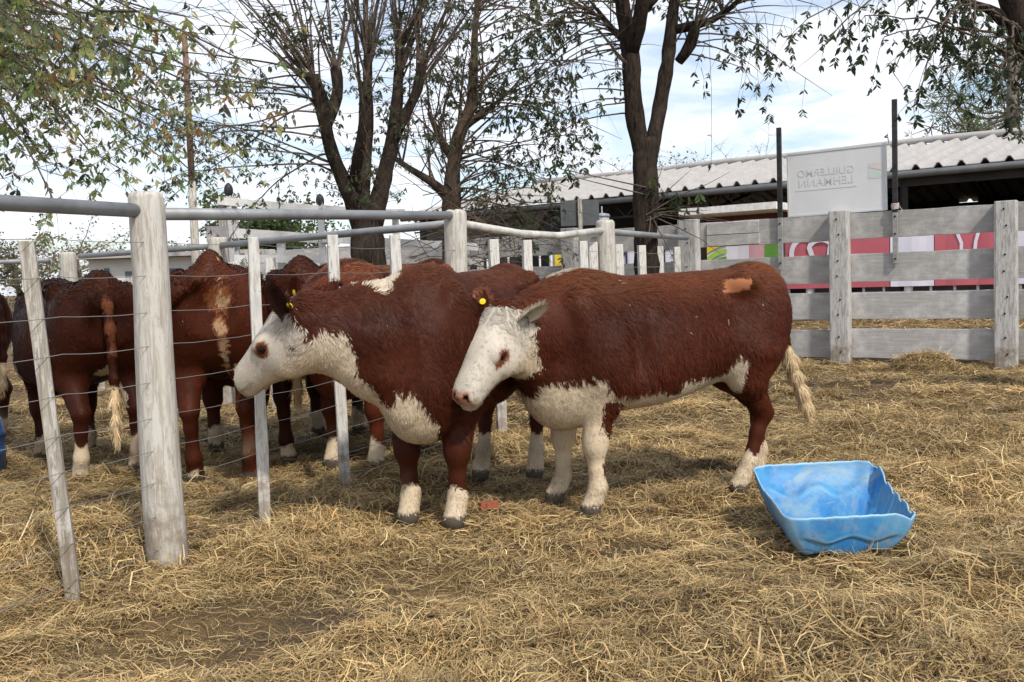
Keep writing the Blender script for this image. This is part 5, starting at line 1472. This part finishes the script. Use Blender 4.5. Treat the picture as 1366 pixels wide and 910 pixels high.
        P, Nn, Cc, flow, lenm, hm, selT = P[keep], Nn[keep], Cc[keep], flow[keep], lenm[keep], hm[keep], selT[keep]
        nf = len(P)
        # locks
        cellsz = 0.026
        key = np.floor((P + 0.35 * cellsz * np.stack([sn(P, 60, 61), sn(P, 60, 62), sn(P, 60, 63)], 1)) / cellsz).astype(np.int64)
        key -= key.min(0); hk = (key[:, 0] * 1000 + key[:, 1]) * 1000 + key[:, 2]
        _, inv = np.unique(hk, return_inverse=True)
        ng = inv.max() + 1
        cn = np.stack([np.bincount(inv, P[:, j], ng) / np.bincount(inv, minlength=ng) for j in range(3)], 1)[inv]
        gr = RNG.normal(size=(ng, 3))[inv]; gb = RNG.uniform(0.80, 1.22, ng)[inv] * (1 + 0.22 * sn(P, 5, 66, 5, 2))
        flow = nrm(flow) + gr * np.where(selT, 0.06, 0.25)[:, None] + RNG.normal(size=(nf, 3)) * 0.13
        flow -= Nn * (flow * Nn).sum(1, keepdims=True)
        D = nrm(flow)
        lift = np.where(hm, 0.28, 0.26)[:, None] * RNG.uniform(0.3, 1.5, (nf, 1))
        L_ = lenm[:, None]
        wid = spec.get('fur_w', 0.0042) * RNG.uniform(0.6, 1.2, (nf, 1)); wid = np.where(hm[:, None], wid * 0.8, wid)
        d1 = nrm(D + Nn * lift)
        sd = nrm(np.cross(d1, Nn))
        p0 = P - Nn * 0.002
        clump = (cn - P); clump -= Nn * (clump * Nn).sum(1, keepdims=True); clump[selT] = 0; gr = np.where(selT[:, None], gr * 0.25, gr)
        p1 = p0 + d1 * L_ * 0.55 + clump * 0.16
        p2 = p0 + d1 * L_ * 0.62 + nrm(D - Nn * 0.08 + gr * 0.10) * L_ * 0.42 + clump * 0.38
        VV = np.stack([p0 - sd * wid * 0.5, p0 + sd * wid * 0.5, p1 + sd * wid * 0.42, p1 - sd * wid * 0.42, p2], 1).reshape(-1, 3)
        bi = off + np.arange(nf) * 5
        allQ.append(np.stack([bi, bi + 1, bi + 2, bi + 3], 1)); allT.append(np.stack([bi + 3, bi + 2, bi + 4], 1))
        fl_ = (RNG.random(nf) < spec.get('flecks', 0.0006)) & (P[:, 2] > 0.8) & (Nn[:, 2] > -0.1) & (~hm)
        Cc = Cc.copy(); Cc[fl_] = (0.50, 0.40, 0.25)
        whm = Cc[:, 0] > 0.35
        jit = RNG.uniform(0.78, 1.22, nf) * np.where(whm, 0.45 + 0.5 * gb, gb)
        jit = np.where(hm, RNG.uniform(0.80, 1.10, nf) * (0.62 + 0.38 * gb), jit)
        c3 = np.clip(Cc * jit[:, None], 0, 0.85)
        sb = spec.get('sunbleach', 0.0)                 # sunlight painted as ginger tips along the back; ginger cow's own colour too
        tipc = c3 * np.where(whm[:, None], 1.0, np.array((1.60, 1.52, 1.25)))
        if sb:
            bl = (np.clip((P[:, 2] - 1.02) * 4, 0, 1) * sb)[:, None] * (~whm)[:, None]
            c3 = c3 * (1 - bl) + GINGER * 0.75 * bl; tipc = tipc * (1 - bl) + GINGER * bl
        cc = np.stack([c3, c3, c3, c3, tipc], 1).reshape(-1, 3)
        allV.append(VV); allC.append(np.hstack([cc, np.ones((len(cc), 1))])); off += len(VV)
    # ears --------------------------------------------------------------------
    ear_tip = {}
    for es in spec.get('ears', []):
        d = nrm(H.T @ np.array(es['dir'])); nn = np.array(es['open'], float); nn = H.T @ nn
        nn = nrm(nn - d * (nn @ d)); sx = np.cross(d, nn)
        base = hp(0.01, es['side'] * 0.11, -0.045); L = 0.175 * hs * es.get('sz', 1); Wd = 0.062 * hs * es.get('sz', 1)
        nt, na = 12, 11
        t = np.linspace(0, 1, nt)[:, None]; a = np.linspace(-1, 1, na)[None, :]
        w = Wd * (0.50 + 0.50 * np.sin(np.clip(t * 1.45, 0, 1) * math.pi / 2)) * np.sqrt(np.clip(1 - (np.clip(t - 0.45, 0, 1) / 0.56) ** 2.4, 0, 1))
        cup = (0.55 - 0.3 * t) * w * (a ** 2) * 1.3 
        g = base + (d * L)[None, None] * t[..., None] + sx * (w * a * 0.9)[..., None] + nn * cup[..., None]
        g += nn * (0.03 * t * (1 - t))[..., None] * -1
        th = 0.010 * (1 - 0.6 * np.abs(a)) * (1 - 0.6 * t)
        inner = g.reshape(-1, 3); outer = (g - nn * th[..., None]).reshape(-1, 3)
        idx = np.arange(nt * na).reshape(nt, na)
        q1 = np.stack([idx[:-1, :-1], idx[1:, :-1], idx[1:, 1:], idx[:-1, 1:]], -1).reshape(-1, 4)
        q2 = q1[:, ::-1] + nt * na
        EV = np.concatenate([inner, outer]); 
        ci = np.tile(es['in'], (nt * na, 1)).astype(float); co = np.tile(es['out'], (nt * na, 1)).astype(float)
        rim = (np.abs(a) * np.ones_like(t) > 0.75).ravel() | (t * np.ones_like(a) > 0.86).ravel()
        ci[rim] = es.get('rim', es['out'])
        allV.append(EV); allQ.append(np.concatenate([q1, q2]) + off)
        allC.append(np.hstack([np.concatenate([ci, co]), np.ones((len(EV), 1))])); off += len(EV)
        # hair on the rim and inside
        nh = es.get('hair', 700)
        k = RNG.integers(0, nt * na, nh); 
        use_in = RNG.random(nh) < 0.45
        pp = np.where(use_in[:, None], inner[k], outer[k]) + RNG.normal(size=(nh, 3)) * 0.004
        nd = np.where(use_in[:, None], nn, -nn)
        aa = np.tile(np.linspace(-1, 1, na), nt)[k][:, None]
        dr = nrm(d * 0.9 + sx * aa * 0.8 + nd * 0.35 + RNG.normal(size=(nh, 3)) * 0.25)
        L_ = RNG.uniform(0.012, 0.032, (nh, 1)) * hs; ss = nrm(np.cross(dr, nd)) * 0.0022
        VV = np.stack([pp - ss, pp + ss, pp + dr * L_], 1).reshape(-1, 3); bi = off + np.arange(nh) * 3
        allT.append(np.stack([bi, bi + 1, bi + 2], 1))
        cc = np.where(use_in[:, None], ci[k], co[k]) * RNG.uniform(0.8, 1.2, (nh, 1))
        allV.append(VV); allC.append(np.hstack([np.repeat(cc, 3, 0), np.ones((nh * 3, 1))])); off += len(VV)
        if es.get('tag'): ear_tip[es['side']] = (base + d * L * es.get('tag_t', 0.42) + nn * (0.012) + sx * es.get('tag_s', 0) , nn, d, sx, hs)
    # eyeballs
    if spec.get('head', True) and spec.get('eyes', True):
        for sy in (-1, 1):
            c = hp(0.225, sy * 0.109, -0.062); r = 0.027 * hs
            nu, nv = 14, 9
            th, ph = np.meshgrid(np.linspace(0, 2 * math.pi, nu, endpoint=False), np.linspace(0.02, math.pi - 0.02, nv))
            EV = c + r * ((np.cos(th) * np.sin(ph))[..., None] * hd * 1.15 + (np.sin(th) * np.sin(ph))[..., None] * up * 0.85 + np.cos(ph)[..., None] * side)
            EV = EV.reshape(-1, 3); idx = np.arange(nu * nv).reshape(nv, nu); nx = np.roll(idx, -1, 1)
            qq = np.stack([idx[:-1], idx[1:], nx[1:], nx[:-1]], -1).reshape(-1, 4)
            allV.append(EV); allQ.append(qq + off); off += len(EV)
            allC.append(np.hstack([np.tile((0.012, 0.008, 0.007), (len(EV), 1)), np.zeros((len(EV), 1))]))
    V = np.concatenate(allV) * S; Qa = np.concatenate(allQ); Ta = np.concatenate(allT) if allT else None
    me = raw_mesh(spec.get('name', 'cow'), V, Qa, Ta)
    set_col(me, np.concatenate(allC))
    sm = np.zeros(len(me.polygons), bool); sm[:len(Q)] = True
    if spec.get('ears') or True: sm[:] = True
    me.polygons.foreach_set('use_smooth', sm)
    o = link_mesh(spec.get('name', 'cow'), me, M_COAT)
    hx, hy = spec['heading']; o.rotation_euler = (0, 0, math.atan2(hy, hx))
    o.location = (*spec['loc'], spec.get('z', 0.0))
    tag(o, spec['label'], 'cow', spec.get('group', 'red and white cattle'))
    for sgn, (c, nn, d, sx, hs_) in ear_tip.items():
        mb = MB(); n = 14
        c = Vector(c * S); nv = Vector(nn)
        mb.tube([c - nv * 0.002, c + nv * 0.003], [0.0155 * S, 0.0155 * S], 14)
        mb.tube([c + nv * 0.003, c + nv * 0.0065], [0.005 * S, 0.0045 * S], 8)
        mb.build('ear_tag', M_TAG, o)
    o['_'] = 0; del o['_']
    return o
DARKEAR = np.array((0.03, 0.012, 0.009)); EARBR = np.array((0.10, 0.026, 0.014))
cow_near = make_cow(dict(
    label='red and white cow standing sideways on straw, square shaved patch on its rump',
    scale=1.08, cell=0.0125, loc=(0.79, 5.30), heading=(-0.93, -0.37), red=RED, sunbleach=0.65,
    feet=dict(FL=(0.44, 0.15), FR=(0.48, -0.20), HL=(-0.45, 0.13), HR=(-0.80, -0.17)),
    poll=(0.895, 0.125, 1.035), head_dir=(0.62, 0.25, -0.74), head_up=(0.63, 0.37, 0.68), head_scale=0.895, tear=1,
    tail_white=.5, tail=[(-0.73, 0.02, 1.15), (-0.785, 0.03, 1.05), (-0.80, 0.04, 0.92), (-0.82, 0.05, 0.80), (-0.85, 0.06, 0.70), (-0.88, 0.06, 0.61), (-0.915, 0.07, 0.52), (-0.94, 0.07, 0.44), (-0.955, 0.07, 0.39)],
    sock_f=0.20, sock_h=0.20, belly=[(-0.42, 0.72), (-0.36, 0.74), (-0.30, 0.70), (-0.1, 0.635), (0.2, 0.615), (0.30, 0.61), (0.36, 0.62), (0.45, 0.66), (0.56, 0.67), (0.68, 0.665), (0.78, 0.60), (0.9, 0.50)],
    brown=[((0.35, 0.17, 0.50), (0.07, 0.12, 0.15))],
    white=[((0.44, 0.16, 0.45), (0.075, 0.2, 0.28)), ((0.47, -0.18, 0.35), (0.14, 0.16, 0.34)), ((0.62, 0, 1.24), (0.16, 0.05, 0.05))],
    shaved=(-0.395, 1.122, 0.062, 0.034),
    fur=210000, fur_w=0.0034, ears=[
        dict(side=1, dir=(-0.55, 0.85, 0.25), open=(0.75, 0.3, -0.4), **{'in': WHITE * 0.9, 'out': WHITE * 0.95}, rim=WHITE),
        dict(side=-1, dir=(-0.72, -0.50, 0.50), open=(0.45, 0.55, 0.6), **{'in': EARBR * 0.8, 'out': EARBR * 1.6}, rim=(0.22, 0.09, 0.05), tag=1, tag_t=0.55)]))
cow_mid = make_cow(dict(
    label='cream-chested red cow with its head in profile against the wire fence',
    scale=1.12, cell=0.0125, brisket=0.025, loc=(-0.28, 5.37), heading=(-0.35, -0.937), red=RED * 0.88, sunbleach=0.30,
    feet=dict(FL=(0.46, 0.12), FR=(0.44, -0.13), HL=(-0.62, 0.15), HR=(-0.55, -0.16)),
    poll=(0.868, -0.410, 1.074), head_dir=(-0.06, -0.82, -0.565), head_up=(0.16, -0.55, 0.82), head_scale=0.97,
    tail=[(-0.74, 0, 1.15), (-0.80, 0, 1.05), (-0.82, 0, 0.90), (-0.82, 0, 0.75), (-0.82, 0, 0.6), (-0.82, 0, 0.5)],
    sock_f=0.17, sock_h=0.26,
    white=[((0.68, -0.03, 0.52), (0.24, 0.16, 0.15)), ((0.60, 0.10, 0.60), (0.10, 0.06, 0.09)), ((0.76, -0.20, 0.68), (0.12, 0.11, 0.12)), ((0.83, -0.24, 0.84), (0.12, 0.10, 0.15)), ((0.88, -0.32, 0.78), (0.1, 0.08, 0.12)),
           ((0.62, -0.10, 1.15), (0.10, 0.07, 0.05)), ((0.66, -0.27, 1.13), (0.07, 0.06, 0.05))],
    brown=[((0.905, -0.37, 0.905), (0.085, 0.065, 0.05)), ((0.74, -0.06, 0.67), (0.08, 0.035, 0.09)), ((0.52, 0.16, 0.50), (0.09, 0.06, 0.10))],
    fur=210000, fur_w=0.0034, ears=[
        dict(side=1, dir=(-0.50, 0.45, 0.75), open=(0.35, 0.9, -0.1), **{'in': DARKEAR, 'out': EARBR}, rim=DARKEAR * 1.8, sz=1.15, tag=1, tag_t=0.45, tag_s=0.045),
        dict(side=-1, dir=(-0.6, -0.8, 0.2), open=(0.4, -0.2, 0.8), **{'in': DARKEAR, 'out': EARBR})]))
HT = [(-0.74, 0, 1.15), (-0.80, 0, 1.05), (-0.82, 0, 0.93), (-0.825, 0, 0.80), (-0.825, .01, 0.68), (-0.82, .02, 0.57), (-0.82, .03, 0.48), (-.81, .03, .41)]
FT = dict(FL=(0.44, 0.15), FR=(0.44, -0.15), HL=(-0.60, 0.15), HR=(-0.60, -0.15))
def hinder(lab, loc, h, s, red, **k):
    d = dict(label=lab, scale=s, cell=0.019, loc=loc, heading=h, red=red, feet=FT, poll=(1.02, 0.1, 1.0), head_dir=(0.75, 0.1, -0.66),
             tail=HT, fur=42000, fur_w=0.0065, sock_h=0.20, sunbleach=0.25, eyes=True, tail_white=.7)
    d.update(k); return make_cow(d)
SHADED_DK = RED * 0.62  # dark coat, lowered further to paint tree shade onto the pen cows
hinder('red cow, coat darkened for shade, seen from behind at the far left, pale tail tip hanging straight down', (-3.28, 6.97), (-0.62, 0.78), 1.15, SHADED_DK,
       paint=[('p', [((-0.84, 0.0, 0.98), (0.05, 0.022, 0.14))], (0.13, 0.042, 0.016))], white=[((0.25, .28, .62), (0.06, .08, .12)), ((-.60, -.02, .5), (.08, .09, .2)), ((.35, .3, .72), (.05, .06, .08))],
       feet=dict(FL=(0.44, 0.15), FR=(0.44, -0.15), HL=(-0.60, 0.16), HR=(-0.52, -0.19)), sock_h=.24, poll=(0.98, -0.30, 0.98), head_dir=(0.55, -0.5, -0.67), hump=.03, tail=[(-0.74, 0, 1.16), (-0.80, 0, 1.05), (-0.83, 0, 0.90), (-0.835, 0, 0.75), (-0.84, 0, 0.62), (-0.84, .0, 0.5), (-0.83, 0, 0.38), (-.82, 0, .27)])
hinder('red cow seen from behind, pale streak under its tail swung to the left', (-2.12, 6.90), (-0.20, 0.98), 1.20, RED * 1.02, hump=.07, sock_h=.05,
       paint=[('p', [((-0.80, -.05, 1.02), (0.10, 0.06, 0.11)), ((-0.80, -.05, 0.86), (0.12, 0.035, 0.2))], (0.17, 0.058, 0.022)), ('q', [((-0.80, -.05, 0.80), (0.14, 0.024, 0.22))], (0.40, 0.25, 0.14))], white=[((-.72, -.10, .64), (.12, .035, .04))],
       tail=[(-0.74, 0.0, 1.17), (-0.80, .06, 1.13), (-0.80, .16, 1.07), (-0.80, .25, 0.97), (-0.80, .30, 0.84), (-0.80, .32, 0.72), (-0.80, .33, 0.60), (-.80, .34, .50)])
hinder('dark brown cow seen from behind, rump showing above the profile head', (-1.52, 7.5), (-0.03, 1.0), 1.19, SHADED_DK * .85, fat=.9, hump=.04, sock_h=.10, tail=[(-0.74, 0, 1.15), (-0.80, 0, 1.05), (-0.82, 0, 0.93), (-0.825, 0, 0.80), (-0.825, .01, 0.68), (-0.82, .02, 0.57), (-0.82, .03, 0.48), (-.81, .03, .41)])
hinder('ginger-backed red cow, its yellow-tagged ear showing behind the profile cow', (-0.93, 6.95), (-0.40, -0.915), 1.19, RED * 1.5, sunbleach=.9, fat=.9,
       poll=(0.88, -0.07, 1.02), head_dir=(0.35, -0.5, -0.8), ears=[
        dict(side=1, dir=(-0.7, 0.6, 0.4), open=(0.5, 0.4, 0.6), **{'in': EARBR, 'out': EARBR}, tag=1, tag_t=0.5),
        dict(side=-1, dir=(-0.6, -0.7, 0.2), open=(0.5, 0, 0.6), **{'in': EARBR, 'out': EARBR})])
hinder('pale-backed cow with shade-darkened coat cut off by the left edge of the photo', (-5.35, 8.3), (-0.97, 0.2), 1.12, SHADED_DK, white=[((0.1, 0, 1.22), (.85, .35, .06))], fur=25000)
